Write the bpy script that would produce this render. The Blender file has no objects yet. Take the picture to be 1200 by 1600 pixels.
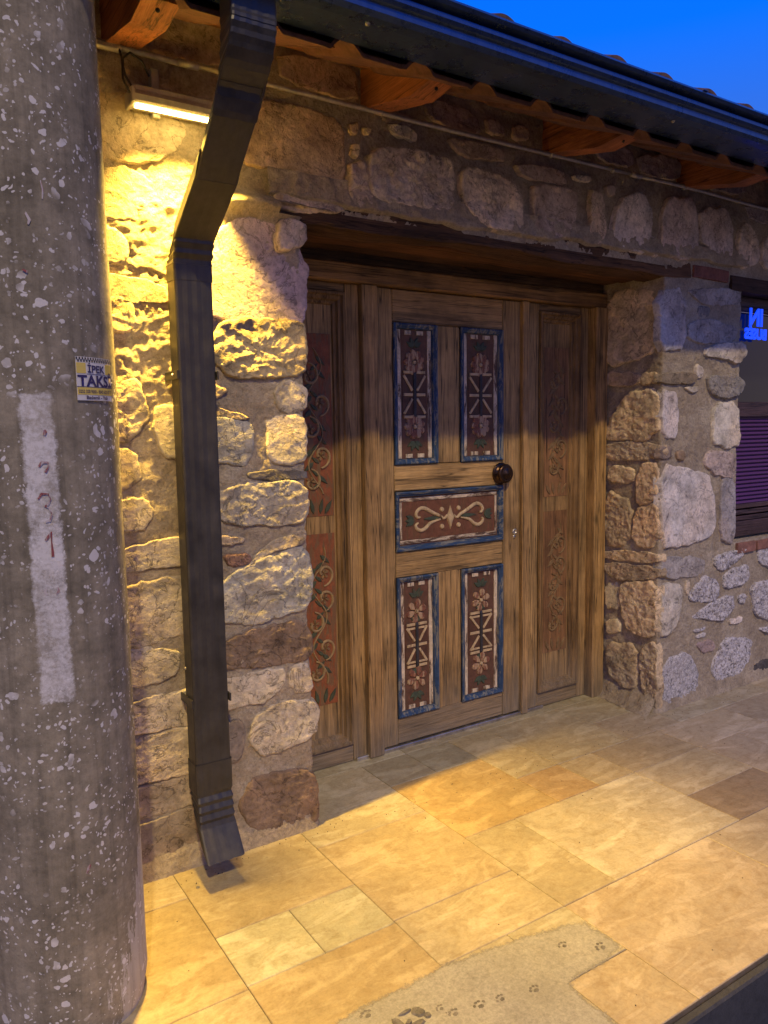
import bpy, bmesh, math, random
from mathutils import Vector, Matrix, noise
random.seed(7)
S = bpy.context.scene
C = S.collection

# ------------------------------------------------------------------ camera, sky, sun, exposure
CAM = Vector((0, -2.58, 1.55))
R_ = Vector((0.83805217, -0.54535109, -0.01614751))
U_ = Vector((0.07219637, 0.08151232, 0.99405404))
F_ = Vector((0.54079223, 0.83423494, -0.10768394))
FPX = 1202.0
cam = bpy.data.cameras.new('camera'); co = bpy.data.objects.new('camera', cam); C.objects.link(co)
co.matrix_world = Matrix(((R_.x, U_.x, -F_.x, CAM.x), (R_.y, U_.y, -F_.y, CAM.y), (R_.z, U_.z, -F_.z, CAM.z), (0, 0, 0, 1)))
cam.sensor_fit = 'VERTICAL'; cam.sensor_height = 24; cam.lens = 24 * FPX / 1600
cam.clip_start = .05; cam.clip_end = 500
S.camera = co

w = bpy.data.worlds.new('World'); S.world = w; w.use_nodes = True
nt = w.node_tree; nt.nodes.clear()
N = nt.nodes.new; Lk = nt.links.new
out = N('ShaderNodeOutputWorld'); bg = N('ShaderNodeBackground')
sky = N('ShaderNodeTexSky'); sky.sky_type = 'NISHITA'; sky.sun_disc = False
sky.sun_elevation = math.radians(2); sky.sun_rotation = math.radians(200)
tc = N('ShaderNodeTexCoord'); sx = N('ShaderNodeSeparateXYZ'); Lk(tc.outputs['Generated'], sx.inputs[0])
rp = N('ShaderNodeValToRGB'); Lk(sx.outputs['Z'], rp.inputs[0])
e = rp.color_ramp.elements
e[0].position = 0.0; e[0].color = (.54, .42, .42, 1)
e[1].position = .95; e[1].color = (.0, .045, .38, 1)
for p, c in ((.12, (.42, .345, .50, 1)), (.30, (.04, .16, .72, 1)), (.42, (.0, .165, 1.0, 1)), (.60, (.0, .13, .88, 1))):
    k = e.new(p); k.color = c
mx = N('ShaderNodeMixRGB'); mx.blend_type = 'ADD'; mx.inputs[0].default_value = .003
Lk(rp.outputs[0], mx.inputs[1]); Lk(sky.outputs[0], mx.inputs[2])
Lk(mx.outputs[0], bg.inputs[0]); bg.inputs[1].default_value = 1.0
Lk(bg.outputs[0], out.inputs[0])

sl = bpy.data.lights.new('street_light_glow', 'SUN'); so = bpy.data.objects.new('street_light_glow', sl); C.objects.link(so)
sl.energy = 1.9; sl.angle = math.radians(1.5); sl.color = (1.0, .75, .36)
so.rotation_euler = Vector((.34, 1.0, -1.066)).to_track_quat('-Z', 'Y').to_euler()

S.view_settings.view_transform = 'Standard'; S.view_settings.look = 'None'
S.view_settings.exposure = 0.08; S.view_settings.gamma = 1; S.view_settings.use_curve_mapping = False
S.render.engine = 'CYCLES'

# ------------------------------------------------------------------ helpers
def PXY(x, y, Y=0.0):           # pixel of the photo -> point on the vertical plane at depth Y
    d = F_ + R_ * ((x - 600) / FPX) + U_ * ((800 - y) / FPX)
    return CAM + d * ((Y - CAM.y) / d.y)
def PXX(x, y, X):
    d = F_ + R_ * ((x - 600) / FPX) + U_ * ((800 - y) / FPX)
    return CAM + d * ((X - CAM.x) / d.x)
def PXZ(x, y, Z=0.0):
    d = F_ + R_ * ((x - 600) / FPX) + U_ * ((800 - y) / FPX)
    return CAM + d * ((Z - CAM.z) / d.z)

def tag(o, label=None, cat=None, group=None, kind=None):
    if label: o['label'] = label
    if cat: o['category'] = cat
    if group: o['group'] = group
    if kind: o['kind'] = kind
    return o
def empty(name, loc=(0, 0, 0), parent=None):
    o = bpy.data.objects.new(name, None); o.location = loc; C.objects.link(o); o.empty_display_size = .1
    if parent: o.parent = parent
    return o
def mesh(name, vs, fs, mat, parent=None, col=None, smooth=False, loc=None):
    me = bpy.data.meshes.new(name)
    me.from_pydata([tuple(v) for v in vs], [], fs); me.update()
    me.materials.append(mat)
    if smooth: me.polygons.foreach_set('use_smooth', [True] * len(me.polygons))
    o = bpy.data.objects.new(name, me); C.objects.link(o)
    if parent: o.parent = parent
    if col: o.color = (*col, 1) if len(col) == 3 else col
    if loc: o.location = loc
    return o
def from_bm(name, bm, mat, parent=None, col=None, smooth=False):
    bmesh.ops.recalc_face_normals(bm, faces=bm.faces)
    me = bpy.data.meshes.new(name); bm.to_mesh(me); bm.free(); me.materials.append(mat)
    if smooth: me.polygons.foreach_set('use_smooth', [True] * len(me.polygons))
    o = bpy.data.objects.new(name, me); C.objects.link(o)
    if parent: o.parent = parent
    if col: o.color = (*col, 1) if len(col) == 3 else col
    return o
def bbox_bm(bm, x0, x1, y0, y1, z0, z1, bev=.0, seg=1, jit=0):
    r = bmesh.ops.create_cube(bm, size=1)
    vs = r['verts']
    for v in vs:
        v.co.x = x0 + (v.co.x + .5) * (x1 - x0) + random.uniform(-jit, jit)
        v.co.y = y0 + (v.co.y + .5) * (y1 - y0)
        v.co.z = z0 + (v.co.z + .5) * (z1 - z0) + random.uniform(-jit, jit)
    if bev > 0:
        es = list({ed for v in vs for ed in v.link_edges})
        bmesh.ops.bevel(bm, geom=es, offset=bev, segments=seg, affect='EDGES', profile=.6)
def box(name, x0, x1, y0, y1, z0, z1, mat, parent=None, bev=.003, col=None, seg=1, jit=0):
    bm = bmesh.new(); bbox_bm(bm, x0, x1, y0, y1, z0, z1, bev, seg, jit)
    return from_bm(name, bm, mat, parent, col)
def prism(name, prof, x0, x1, mat, parent=None, col=None):   # profile in (Y, z), swept along X
    n = len(prof)
    vs = [(x0, y, z) for y, z in prof] + [(x1, y, z) for y, z in prof]
    fs = [(i, (i + 1) % n, n + (i + 1) % n, n + i) for i in range(n)] + [tuple(range(n))[::-1], tuple(range(n, 2 * n))]
    bm = bmesh.new(); bv = [bm.verts.new(v) for v in vs]
    for f in fs: bm.faces.new([bv[i] for i in f])
    return from_bm(name, bm, mat, parent, col)
def tube(name, pts, r, mat, parent=None, n=10, closed=False, col=None):
    pts = [Vector(p) for p in pts]; vs = []; fs = []
    m = len(pts)
    rr = r if isinstance(r, (list, tuple)) else [r] * m
    up = Vector((0, 0, 1))
    for i, p in enumerate(pts):
        t = (pts[min(i + 1, m - 1)] - pts[max(i - 1, 0)]).normalized()
        a = t.cross(up)
        if a.length < .05: a = t.cross(Vector((1, 0, 0)))
        a.normalize(); b = t.cross(a)
        for k in range(n):
            an = 2 * math.pi * k / n
            vs.append(p + (a * math.cos(an) + b * math.sin(an)) * rr[i])
    for i in range(m - 1):
        for k in range(n):
            fs.append((i * n + k, i * n + (k + 1) % n, (i + 1) * n + (k + 1) % n, (i + 1) * n + k))
    fs.append(tuple(range(n))[::-1]); fs.append(tuple(range((m - 1) * n, m * n)))
    return mesh(name, vs, fs, mat, parent, col, smooth=True)

# ------------------------------------------------------------------ materials
def mat(name):
    m = bpy.data.materials.new(name); m.use_nodes = True
    t = m.node_tree
    b = t.nodes['Principled BSDF']
    return m, t, b
def nd(t, typ, **kw):
    n = t.nodes.new(typ)
    for k, v in kw.items():
        if k.startswith('i_'):
            n.inputs[k[2:].replace('_', ' ')].default_value = v
        else: setattr(n, k, v)
    return n
def ramp(t, src, stops):
    r = nd(t, 'ShaderNodeValToRGB'); t.links.new(src, r.inputs[0]); el = r.color_ramp.elements
    el[0].position, el[0].color = stops[0][0], (*stops[0][1], 1) if isinstance(stops[0][1], tuple) else (stops[0][1],) * 3 + (1,)
    el[1].position, el[1].color = stops[-1][0], (*stops[-1][1], 1) if isinstance(stops[-1][1], tuple) else (stops[-1][1],) * 3 + (1,)
    for p, c in stops[1:-1]:
        k = el.new(p); k.color = (*c, 1) if isinstance(c, tuple) else (c, c, c, 1)
    return r.outputs[0]
def mixc(t, f, a, b, mode='MIX'):
    m = nd(t, 'ShaderNodeMixRGB', blend_type=mode)
    for i, v in ((0, f), (1, a), (2, b)):
        if hasattr(v, 'type') and hasattr(v, 'is_linked'): t.links.new(v, m.inputs[i])
        else: m.inputs[i].default_value = v if i == 0 else ((*v, 1) if len(v) == 3 else v)
    return m.outputs[0]
def coords(t, scale=(1, 1, 1), rnd=7.0, rot=(0, 0, 0)):
    g = nd(t, 'ShaderNodeNewGeometry'); oi = nd(t, 'ShaderNodeObjectInfo')
    mm = nd(t, 'ShaderNodeMath', operation='MULTIPLY'); t.links.new(oi.outputs['Random'], mm.inputs[0]); mm.inputs[1].default_value = rnd
    ad = nd(t, 'ShaderNodeVectorMath', operation='ADD'); t.links.new(g.outputs['Position'], ad.inputs[0]); t.links.new(mm.outputs[0], ad.inputs[1])
    mp = nd(t, 'ShaderNodeMapping'); mp.inputs['Scale'].default_value = scale; mp.inputs['Rotation'].default_value = rot
    t.links.new(ad.outputs[0], mp.inputs[0])
    return mp.outputs[0], oi
def noi(t, v, scale, detail=8, rough=.6, dist=0):
    n = nd(t, 'ShaderNodeTexNoise', i_Scale=scale, i_Detail=detail, i_Roughness=rough, i_Distortion=dist)
    t.links.new(v, n.inputs['Vector']); return n.outputs['Fac']
def vor(t, v, scale, feature='F1'):
    n = nd(t, 'ShaderNodeTexVoronoi', i_Scale=scale, feature=feature); t.links.new(v, n.inputs['Vector']); return n.outputs['Distance']
def mth(t, op, a, b=0.0, clamp=False):
    m = nd(t, 'ShaderNodeMath', operation=op, use_clamp=clamp)
    for i, v in ((0, a), (1, b)):
        if hasattr(v, 'is_linked'): t.links.new(v, m.inputs[i])
        else: m.inputs[i].default_value = v
    return m.outputs[0]
def bump(t, b, h, strength=.5, dist=.01, prev=None):
    n = nd(t, 'ShaderNodeBump', i_Strength=strength, i_Distance=dist); t.links.new(h, n.inputs['Height'])
    if prev: t.links.new(prev, n.inputs['Normal'])
    t.links.new(n.outputs[0], b.inputs['Normal']); return n.outputs[0]

def stone_mat(name, speck=0.0, dark=0.0):
    m, t, b = mat(name)
    v, oi = coords(t)
    n1 = noi(t, v, 9, 10, .65); n2 = noi(t, v, 55, 8, .7); n3 = noi(t, v, 3.5, 4)
    var = ramp(t, n1, [(.25, .42), (.5, .92), (.75, 1.35)])
    c = mixc(t, 1.0, oi.outputs['Color'], var, 'MULTIPLY')
    fine = ramp(t, n2, [(.3, .55), (.5, 1.0), (.7, 1.25)])
    c = mixc(t, .8, c, fine, 'MULTIPLY')
    warm = ramp(t, n3, [(.4, (1, 1, 1)), (.65, (1.08, .92, .76))])
    c = mixc(t, .6, c, warm, 'MULTIPLY')
    ck = noi(t, v, 7, 6, .6, .8); ckl = mth(t, 'ABSOLUTE', mth(t, 'SUBTRACT', ck, .5))
    crk = ramp(t, ckl, [(.0, .35), (.012, 1.0)])
    c = mixc(t, .8, c, crk, 'MULTIPLY')
    pit = ramp(t, vor(t, v, 70), [(.05, .25), (.16, 1.0)])
    pm = ramp(t, noi(t, v, 16, 3), [(.5, 0.0), (.6, 1.0)])
    c = mixc(t, pm, c, mixc(t, 1.0, c, pit, 'MULTIPLY'))
    if speck > 0:
        sp = ramp(t, noi(t, v, 60, 9, .85, .6), [(.5 - .06 * speck, 0.0), (.56 - .05 * speck, 1.0)])
        c = mixc(t, sp, c, (.62, .6, .62))
        dk = ramp(t, noi(t, v, 38, 9, .8, 1.2), [(.40, 1.0), (.47, 0.0)])
        c = mixc(t, mth(t, 'MULTIPLY', dk, min(1, speck + .3)), c, (.07, .065, .07))
    t.links.new(c, b.inputs['Base Color']); b.inputs['Roughness'].default_value = .88
    b.inputs['Specular IOR Level'].default_value = .25
    h = mth(t, 'ADD', mth(t, 'MULTIPLY', n1, 1.2), mth(t, 'MULTIPLY', n2, .7))
    h = mth(t, 'ADD', h, mth(t, 'MULTIPLY', mth(t, 'ADD', pit, crk), .25))
    bump(t, b, h, .85, .014)
    return m
M_stone = stone_mat('weathered_stone'); M_speck = stone_mat('lichen_speckled_stone', 1.0)
M_speck2 = stone_mat('lime_spattered_stone', .3)

def mortar_mat():
    m, t, b = mat('lime_mortar')
    v, oi = coords(t, rnd=0)
    n1 = noi(t, v, 4, 8, .6); n2 = noi(t, v, 90, 8, .75); n3 = noi(t, v, 22, 8, .7)
    c = ramp(t, n1, [(.3, (.30, .245, .175)), (.5, (.40, .335, .25)), (.7, (.49, .43, .335))])
    c = mixc(t, .7, c, ramp(t, n3, [(.3, .6), (.55, 1.05), (.75, 1.3)]), 'MULTIPLY')
    c = mixc(t, .8, c, ramp(t, n2, [(.28, .45), (.5, 1.0), (.75, 1.3)]), 'MULTIPLY')
    g = ramp(t, vor(t, v, 130), [(.10, (1.5, 1.4, 1.3)), (.22, (1, 1, 1))])
    c = mixc(t, .6, c, g, 'MULTIPLY')
    t.links.new(c, b.inputs['Base Color']); b.inputs['Roughness'].default_value = .95
    b.inputs['Specular IOR Level'].default_value = .2
    h = mth(t, 'ADD', mth(t, 'MULTIPLY', n3, 1.2), mth(t, 'MULTIPLY', n2, .8))
    bump(t, b, h, .9, .013); return m
M_mortar = mortar_mat()

def wood_mat(name, col, axis='z', dark=.42, wear=.0, rough=.62, gap=0.0, weather=True):
    m, t, b = mat(name)
    sc = {'z': (19, 19, .9), 'x': (.9, 19, 19), 'y': (19, .9, 19)}[axis]
    v, oi = coords(t, sc, 13)
    v0, _ = coords(t, (1, 1, 1), 13)
    g1 = noi(t, v, 1.0, 6, .6, 1.4); g2 = noi(t, v, 5.5, 6, .7, .4); big = noi(t, v0, 4, 4)
    c = ramp(t, g1, [(.3, tuple(x * dark for x in col)), (.48, tuple(x * .85 for x in col)), (.62, col), (.78, tuple(min(1, x * 1.35) for x in col))])
    c = mixc(t, .9, c, ramp(t, g2, [(.3, .38), (.43, .88), (.7, 1.2)]), 'MULTIPLY')
    g3 = noi(t, v, 14, 4, .6)
    c = mixc(t, .6, c, ramp(t, g3, [(.35, .6), (.5, 1.0), (.7, 1.2)]), 'MULTIPLY')
    c = mixc(t, .85, c, ramp(t, big, [(.3, .5), (.6, 1.2)]), 'MULTIPLY')
    sp_ = {'z': (30, 30, .8), 'x': (.8, 30, 30), 'y': (30, .8, 30)}[axis]
    vc, _ = coords(t, sp_, 41)
    spl = mth(t, 'ABSOLUTE', mth(t, 'SUBTRACT', noi(t, vc, 1.0, 3, .5), .5))
    c = mixc(t, .9, c, ramp(t, spl, [(.0, .15), (.018, 1.0)]), 'MULTIPLY')
    c = mixc(t, 1.0, c, oi.outputs['Color'], 'MULTIPLY')
    # knots
    sk = {'z': (1, 1, .45), 'x': (.45, 1, 1), 'y': (1, .45, 1)}[axis]
    vk, _ = coords(t, sk, 29)
    kd = vor(t, vk, 5.5)
    kn = ramp(t, kd, [(.045, 1.0), (.10, 0.0)])
    c = mixc(t, mth(t, 'MULTIPLY', kn, .8), c, tuple(x * .22 for x in col))
    if weather:
        gp = nd(t, 'ShaderNodeNewGeometry'); sz = nd(t, 'ShaderNodeSeparateXYZ'); t.links.new(gp.outputs['Position'], sz.inputs[0])
        zz = mth(t, 'ADD', sz.outputs['Z'], mth(t, 'MULTIPLY', noi(t, v, 1.5, 4), .5))
        wz = ramp(t, zz, [(.25, .75), (.62, 0.0)])
        c = mixc(t, wz, c, mixc(t, 1.0, (.20, .17, .13), ramp(t, g2, [(.3, .5), (.6, 1.2)]), 'MULTIPLY'))
    if wear > 0:
        wv = ramp(t, noi(t, v, 2.2, 8, .75, .6), [(.5 - wear * .15, 0.0), (.55 - wear * .12, 1.0)])
        c = mixc(t, wv, c, (.17, .11, .065))
    t.links.new(c, b.inputs['Base Color']); b.inputs['Roughness'].default_value = rough
    b.inputs['Specular IOR Level'].default_value = .3
    h = mth(t, 'ADD', g1, mth(t, 'MULTIPLY', g2, 1.0))
    h = mth(t, 'SUBTRACT', h, mth(t, 'MULTIPLY', kn, .3))
    bump(t, b, h, .8, .005); return m
PINE = (.42, .28, .12)
M_woodz = wood_mat('aged_pine_upright', PINE, 'z'); M_woodx = wood_mat('aged_pine_rail', PINE, 'x')
M_old = wood_mat('blackened_timber', (.12, .072, .042), 'x', .3, weather=False, rough=.75)
M_raft = wood_mat('orange_rafter_timber', (.38, .14, .06), 'y', .5, weather=False)
M_soff = wood_mat('orange_soffit_board', (.34, .14, .065), 'x', .5, weather=False)
M_dkwood = wood_mat('dark_stained_window_wood', (.085, .05, .05), 'x', .5, weather=False, rough=.5)

def paint_mat(name, col, under=(.16, .10, .055), amount=.5, axis='z', rough=.6, hi=None):
    m, t, b = mat(name)
    sc = {'z': (40, 40, 7), 'x': (7, 40, 40)}[axis]
    v, oi = coords(t, sc, 17); v0, _ = coords(t, (1, 1, 1), 5)
    n = noi(t, v, 1.0, 9, .75, .8); n2 = noi(t, v0, 30, 8, .7)
    f = ramp(t, n, [(amount - .05, 0.0), (amount + .03, 1.0)])
    cc = mixc(t, .8, col, ramp(t, n2, [(.3, .5), (.55, 1.0), (.75, 1.5)]), 'MULTIPLY')
    c = mixc(t, f, under, cc)
    c = mixc(t, 1.0, c, oi.outputs['Color'], 'MULTIPLY')
    t.links.new(c, b.inputs['Base Color']); b.inputs['Roughness'].default_value = rough
    b.inputs['Specular IOR Level'].default_value = .3
    bump(t, b, mth(t, 'ADD', f, n2), .5, .002); return m
M_blue_z = paint_mat('worn_blue_paint', (.025, .06, .14), (.20, .20, .18), .48)
M_blue_x = paint_mat('worn_blue_paint_rail', (.025, .06, .14), (.20, .20, .18), .48, 'x')
M_cream_z = paint_mat('flaking_cream_paint', (.60, .50, .36), (.10, .06, .04), .47)
M_cream_x = paint_mat('flaking_cream_paint_rail', (.60, .50, .36), (.10, .06, .04), .5, 'x')
M_ground = paint_mat('faded_red_brown_paint', (.125, .06, .038), (.10, .06, .035), .46)
M_rust = paint_mat('faded_orange_paint', (.26, .085, .035), (.17, .10, .05), .50)
M_green = paint_mat('faded_green_paint', (.055, .075, .05), (.11, .075, .045), .42)
M_redp = paint_mat('faded_red_petal_paint', (.20, .08, .05), (.40, .28, .17), .50)
M_sand = paint_mat('bare_carved_wood', (.50, .38, .22), (.18, .11, .055), .40)
M_darkg = paint_mat('dark_groove_paint', (.04, .04, .045), (.06, .045, .035), .4)

def metal_mat(name, col, rough=.4, metallic=.6, dirt=.5):
    m, t, b = mat(name)
    v, oi = coords(t, (30, 30, 1.2), 3); v0, _ = coords(t, (1, 1, 1), 3)
    n = noi(t, v, 2, 6, .6); n2 = noi(t, v0, 14, 8, .7)
    c = mixc(t, dirt, col, ramp(t, n2, [(.35, .6), (.5, 1.0), (.72, 1.8)]), 'MULTIPLY')
    c = mixc(t, .3, c, ramp(t, n, [(.35, .7), (.65, 1.4)]), 'MULTIPLY')
    t.links.new(c, b.inputs['Base Color']); b.inputs['Metallic'].default_value = metallic
    rr = ramp(t, n2, [(.3, rough * .75), (.7, min(1, rough * 1.5))]); t.links.new(rr, b.inputs['Roughness'])
    bump(t, b, n, .12, .002); return m
M_gut = metal_mat('dark_coated_gutter_metal', (.05, .085, .17), .27, .65, .15)  # blue of the reflected sky is put into the base colour
M_pipe = metal_mat('dark_coated_downpipe_metal', (.045, .043, .042), .42, .35)
M_gal = metal_mat('galvanised_conduit', (.42, .40, .38), .45, .7)
M_brass = metal_mat('old_dark_brass', (.06, .035, .022), .28, .9)
M_steel = metal_mat('dull_steel', (.45, .42, .36), .35, .9)
M_lampm = metal_mat('grey_lamp_housing', (.36, .34, .29), .5, .4)
m, t, b = mat('black_rubber'); b.inputs['Base Color'].default_value = (.02, .02, .02, 1); b.inputs['Roughness'].default_value = .6; M_rub = m

def plain(name, col, rough=.6, em=None, es=0):
    m, t, b = mat(name); b.inputs['Base Color'].default_value = (*col, 1); b.inputs['Roughness'].default_value = rough
    if em: b.inputs['Emission Color'].default_value = (*em, 1); b.inputs['Emission Strength'].default_value = es
    return m
def brick_mat():
    m, t, b = mat('red_clay'); v, oi = coords(t)
    n = noi(t, v, 22, 8, .7); n2 = noi(t, v, 110, 6, .7)
    c = mixc(t, 1.0, oi.outputs['Color'], ramp(t, n, [(.3, .45), (.5, .95), (.7, 1.4)]), 'MULTIPLY')
    t.links.new(c, b.inputs['Base Color']); b.inputs['Roughness'].default_value = .9
    bump(t, b, mth(t, 'ADD', n, mth(t, 'MULTIPLY', n2, .5)), .6, .006); return m
M_clay = brick_mat()

def tile_mat():
    m, t, b = mat('travertine')
    v, oi = coords(t, (1, 1, 1), 31)
    vs_, _ = coords(t, (1.2, 3.2, 1), 31, (0, 0, .35))
    n1 = noi(t, vs_, 3.2, 10, .62, .9); n2 = noi(t, v, 26, 10, .75, .4); n3 = noi(t, v, 120, 6, .7)
    cl = ramp(t, n1, [(.28, (.74, .66, .52)), (.42, (.95, .92, .86)), (.5, (.88, .82, .72)), (.58, (1.08, 1.06, 1.02)), (.74, (1.25, 1.24, 1.2))])
    c = mixc(t, 1.0, oi.outputs['Color'], cl, 'MULTIPLY')
    c = mixc(t, .75, c, ramp(t, n2, [(.32, (.78, .70, .58)), (.48, (1, 1, 1)), (.66, (1.18, 1.16, 1.1))]), 'MULTIPLY')
    c = mixc(t, .5, c, ramp(t, n3, [(.3, .7), (.55, 1.05)]), 'MULTIPLY')
    pv, _ = coords(t, (1, 2.0, 1), 31)
    pit = ramp(t, noi(t, pv, 48, 8, .8, .3), [(.30, 1.0), (.345, 0.0)])
    pm = ramp(t, noi(t, v, 5, 3), [(.45, 0.0), (.6, 1.0)])
    pit = mth(t, 'MULTIPLY', pit, pm)
    c = mixc(t, mth(t, 'MULTIPLY', pit, .75), c, (.12, .075, .04))
    # thin natural cracks
    wv = nd(t, 'ShaderNodeTexNoise', i_Scale=1.6, i_Detail=5.0, i_Roughness=.55, i_Distortion=.6); t.links.new(v, wv.inputs['Vector'])
    cr = mth(t, 'ABSOLUTE', mth(t, 'SUBTRACT', wv.outputs['Fac'], .5))
    crm = ramp(t, cr, [(.0, 1.0), (.0035, 0.0)])
    crm = mth(t, 'MULTIPLY', crm, ramp(t, noi(t, v, 2.3, 2), [(.56, 0.0), (.62, .6)]))
    # grime
    dz = ramp(t, noi(t, _geo(t), 1.4, 8, .7), [(.42, 1.0), (.7, .72)])
    c = mixc(t, 1.0, c, dz, 'MULTIPLY')
    t.links.new(c, b.inputs['Base Color'])
    rr = ramp(t, n2, [(.3, .62), (.6, .42)]); t.links.new(rr, b.inputs['Roughness'])
    b.inputs['Specular IOR Level'].default_value = .35
    h = mth(t, 'SUBTRACT', mth(t, 'ADD', mth(t, 'MULTIPLY', n2, .5), mth(t, 'MULTIPLY', n1, .5)), mth(t, 'MULTIPLY', pit, 1.6))
    bump(t, b, h, .6, .006); return m
def _geo(t):
    g = nd(t, 'ShaderNodeNewGeometry'); return g.outputs['Position']
M_tile = tile_mat()

def concrete_mat(name, c0, c1, sc=1.0, rough=.9, bs=.5):
    m, t, b = mat(name); v = _geo(t)
    n1 = noi(t, v, 3 * sc, 8, .65); n2 = noi(t, v, 40 * sc, 8, .75); n3 = noi(t, v, 180, 5, .7)
    c = ramp(t, n1, [(.3, c0), (.7, c1)])
    c = mixc(t, .7, c, ramp(t, n2, [(.3, .6), (.5, 1.0), (.7, 1.3)]), 'MULTIPLY')
    c = mixc(t, .5, c, ramp(t, n3, [(.3, .6), (.6, 1.1)]), 'MULTIPLY')
    t.links.new(c, b.inputs['Base Color']); b.inputs['Roughness'].default_value = rough
    b.inputs['Specular IOR Level'].default_value = .25
    bump(t, b, mth(t, 'ADD', n2, mth(t, 'MULTIPLY', n3, .4)), bs, .004); return m
M_grout = concrete_mat('dark_grout', (.10, .08, .055), (.20, .16, .11))
M_cement = concrete_mat('grey_green_cement_smear', (.31, .295, .235), (.41, .39, .32), 1.5, .85, .4)
t = M_cement.node_tree; b = t.nodes['Principled BSDF']
at = nd(t, 'ShaderNodeAttribute', attribute_name='edge_fade')
fa = mth(t, 'ADD', at.outputs['Fac'], mth(t, 'MULTIPLY', mth(t, 'SUBTRACT', noi(t, _geo(t), 55, 8, .75), .5), 1.6))
t.links.new(ramp(t, fa, [(.25, 0.0), (.75, .93)]), b.inputs['Alpha'])
M_asph = concrete_mat('asphalt', (.035, .037, .045), (.065, .067, .075), 1.0, .85, .8)
M_kerb = concrete_mat('grey_kerb_concrete', (.10, .105, .11), (.18, .18, .18), 1.0)

def pole_mat():
    m, t, b = mat('spattered_pole_concrete'); uv = nd(t, 'ShaderNodeUVMap'); v = uv.outputs[0]
    sp = nd(t, 'ShaderNodeSeparateXYZ'); t.links.new(v, sp.inputs[0])
    U, V = sp.outputs['X'], sp.outputs['Y']
    n1 = noi(t, v, 3.5, 8, .65); n2 = noi(t, v, 60, 8, .75); n3 = noi(t, v, 14, 8, .7)
    c = ramp(t, n1, [(.3, (.15, .132, .095)), (.7, (.285, .25, .185))])
    c = mixc(t, .7, c, ramp(t, n3, [(.3, .65), (.5, 1.0), (.7, 1.25)]), 'MULTIPLY')
    c = mixc(t, .6, c, ramp(t, n2, [(.3, .6), (.5, 1.0), (.7, 1.3)]), 'MULTIPLY')
    # pale mineral bloom low on the right flank
    mp = nd(t, 'ShaderNodeMapping'); mp.inputs['Scale'].default_value = (16, 3, 1); t.links.new(v, mp.inputs[0])
    st = noi(t, mp.outputs[0], 1.5, 8, .75)
    lo = mth(t, 'SUBTRACT', mth(t, 'ADD', mth(t, 'MULTIPLY', st, .5), mth(t, 'MULTIPLY', U, 1.0)), mth(t, 'MULTIPLY', V, .35))
    c = mixc(t, ramp(t, lo, [(-.20, 0.0), (-.03, .8)]), c, (.44, .41, .37))
    mp2 = nd(t, 'ShaderNodeMapping'); mp2.inputs['Scale'].default_value = (30, 1.2, 1); t.links.new(v, mp2.inputs[0])
    c = mixc(t, .8, c, ramp(t, noi(t, mp2.outputs[0], 1.0, 6, .65), [(.33, .62), (.5, 1.0), (.68, 1.15)]), 'MULTIPLY')
    hole = ramp(t, vor(t, v, 85), [(.06, .35), (.13, 1.0)])
    c = mixc(t, ramp(t, noi(t, v, 6, 3), [(.52, 0.0), (.6, .9)]), c, mixc(t, 1.0, c, hole, 'MULTIPLY'))
    wp = nd(t, 'ShaderNodeVectorMath', operation='ADD')
    nn = nd(t, 'ShaderNodeTexNoise', i_Scale=22.0, i_Detail=3.0); t.links.new(v, nn.inputs['Vector'])
    sc = nd(t, 'ShaderNodeVectorMath', operation='SCALE'); t.links.new(nn.outputs['Color'], sc.inputs[0]); sc.inputs['Scale'].default_value = .045
    t.links.new(v, wp.inputs[0]); t.links.new(sc.outputs[0], wp.inputs[1])
    # paint splashes: blobs of three sizes
    clus = noi(t, v, 4.5, 4, .6)
    spl = None
    for s, th, lo_ in ((24, .34, .47), (48, .40, .44), (100, .45, .42)):
        vo = nd(t, 'ShaderNodeTexVoronoi', i_Scale=float(s)); t.links.new(wp.outputs[0], vo.inputs['Vector'])
        sr = nd(t, 'ShaderNodeSeparateXYZ'); t.links.new(vo.outputs['Color'], sr.inputs[0])
        rad = mth(t, 'MULTIPLY', sr.outputs['X'], th)
        bl = ramp(t, mth(t, 'SUBTRACT', vo.outputs['Distance'], rad), [(-.04, 1.0), (.02, 0.0)])
        keep = ramp(t, sr.outputs['Y'], [(.58, 0.0), (.60, 1.0)])
        bl = mth(t, 'MULTIPLY', mth(t, 'MULTIPLY', bl, keep), ramp(t, clus, [(lo_ - .01, 0.0), (lo_ + .09, 1.0)]))
        spl = bl if spl is None else mth(t, 'MAXIMUM', spl, bl)
    c = mixc(t, mth(t, 'MULTIPLY', spl, .85), c, (.62, .60, .59))
    # brushed white stripe
    ed = mth(t, 'MULTIPLY', mth(t, 'SUBTRACT', noi(t, v, 26, 7, .75), .5), .050)
    r0 = .205
    uc, hw = math.radians(-96.0) * r0, .040
    du = mth(t, 'ABSOLUTE', mth(t, 'SUBTRACT', mth(t, 'ADD', U, mth(t, 'MULTIPLY', mth(t, 'SUBTRACT', V, 1.3), .012)), uc))
    a = mth(t, 'SUBTRACT', hw, mth(t, 'ADD', du, ed))
    zc = mth(t, 'SUBTRACT', .37, mth(t, 'ABSOLUTE', mth(t, 'SUBTRACT', V, 1.275)))
    a = mth(t, 'MINIMUM', a, mth(t, 'ADD', zc, ed))
    band = ramp(t, a, [(-.004, 0.0), (.008, 1.0)])
    worn = ramp(t, mth(t, 'ADD', mth(t, 'MULTIPLY', noi(t, v, 75, 9, .8), .6), mth(t, 'MULTIPLY', noi(t, v, 9, 3), .4)), [(.42, .25), (.55, .9)])
    c = mixc(t, mth(t, 'MULTIPLY', mth(t, 'MULTIPLY', band, worn), .95), c, (.64, .63, .63))
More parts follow.
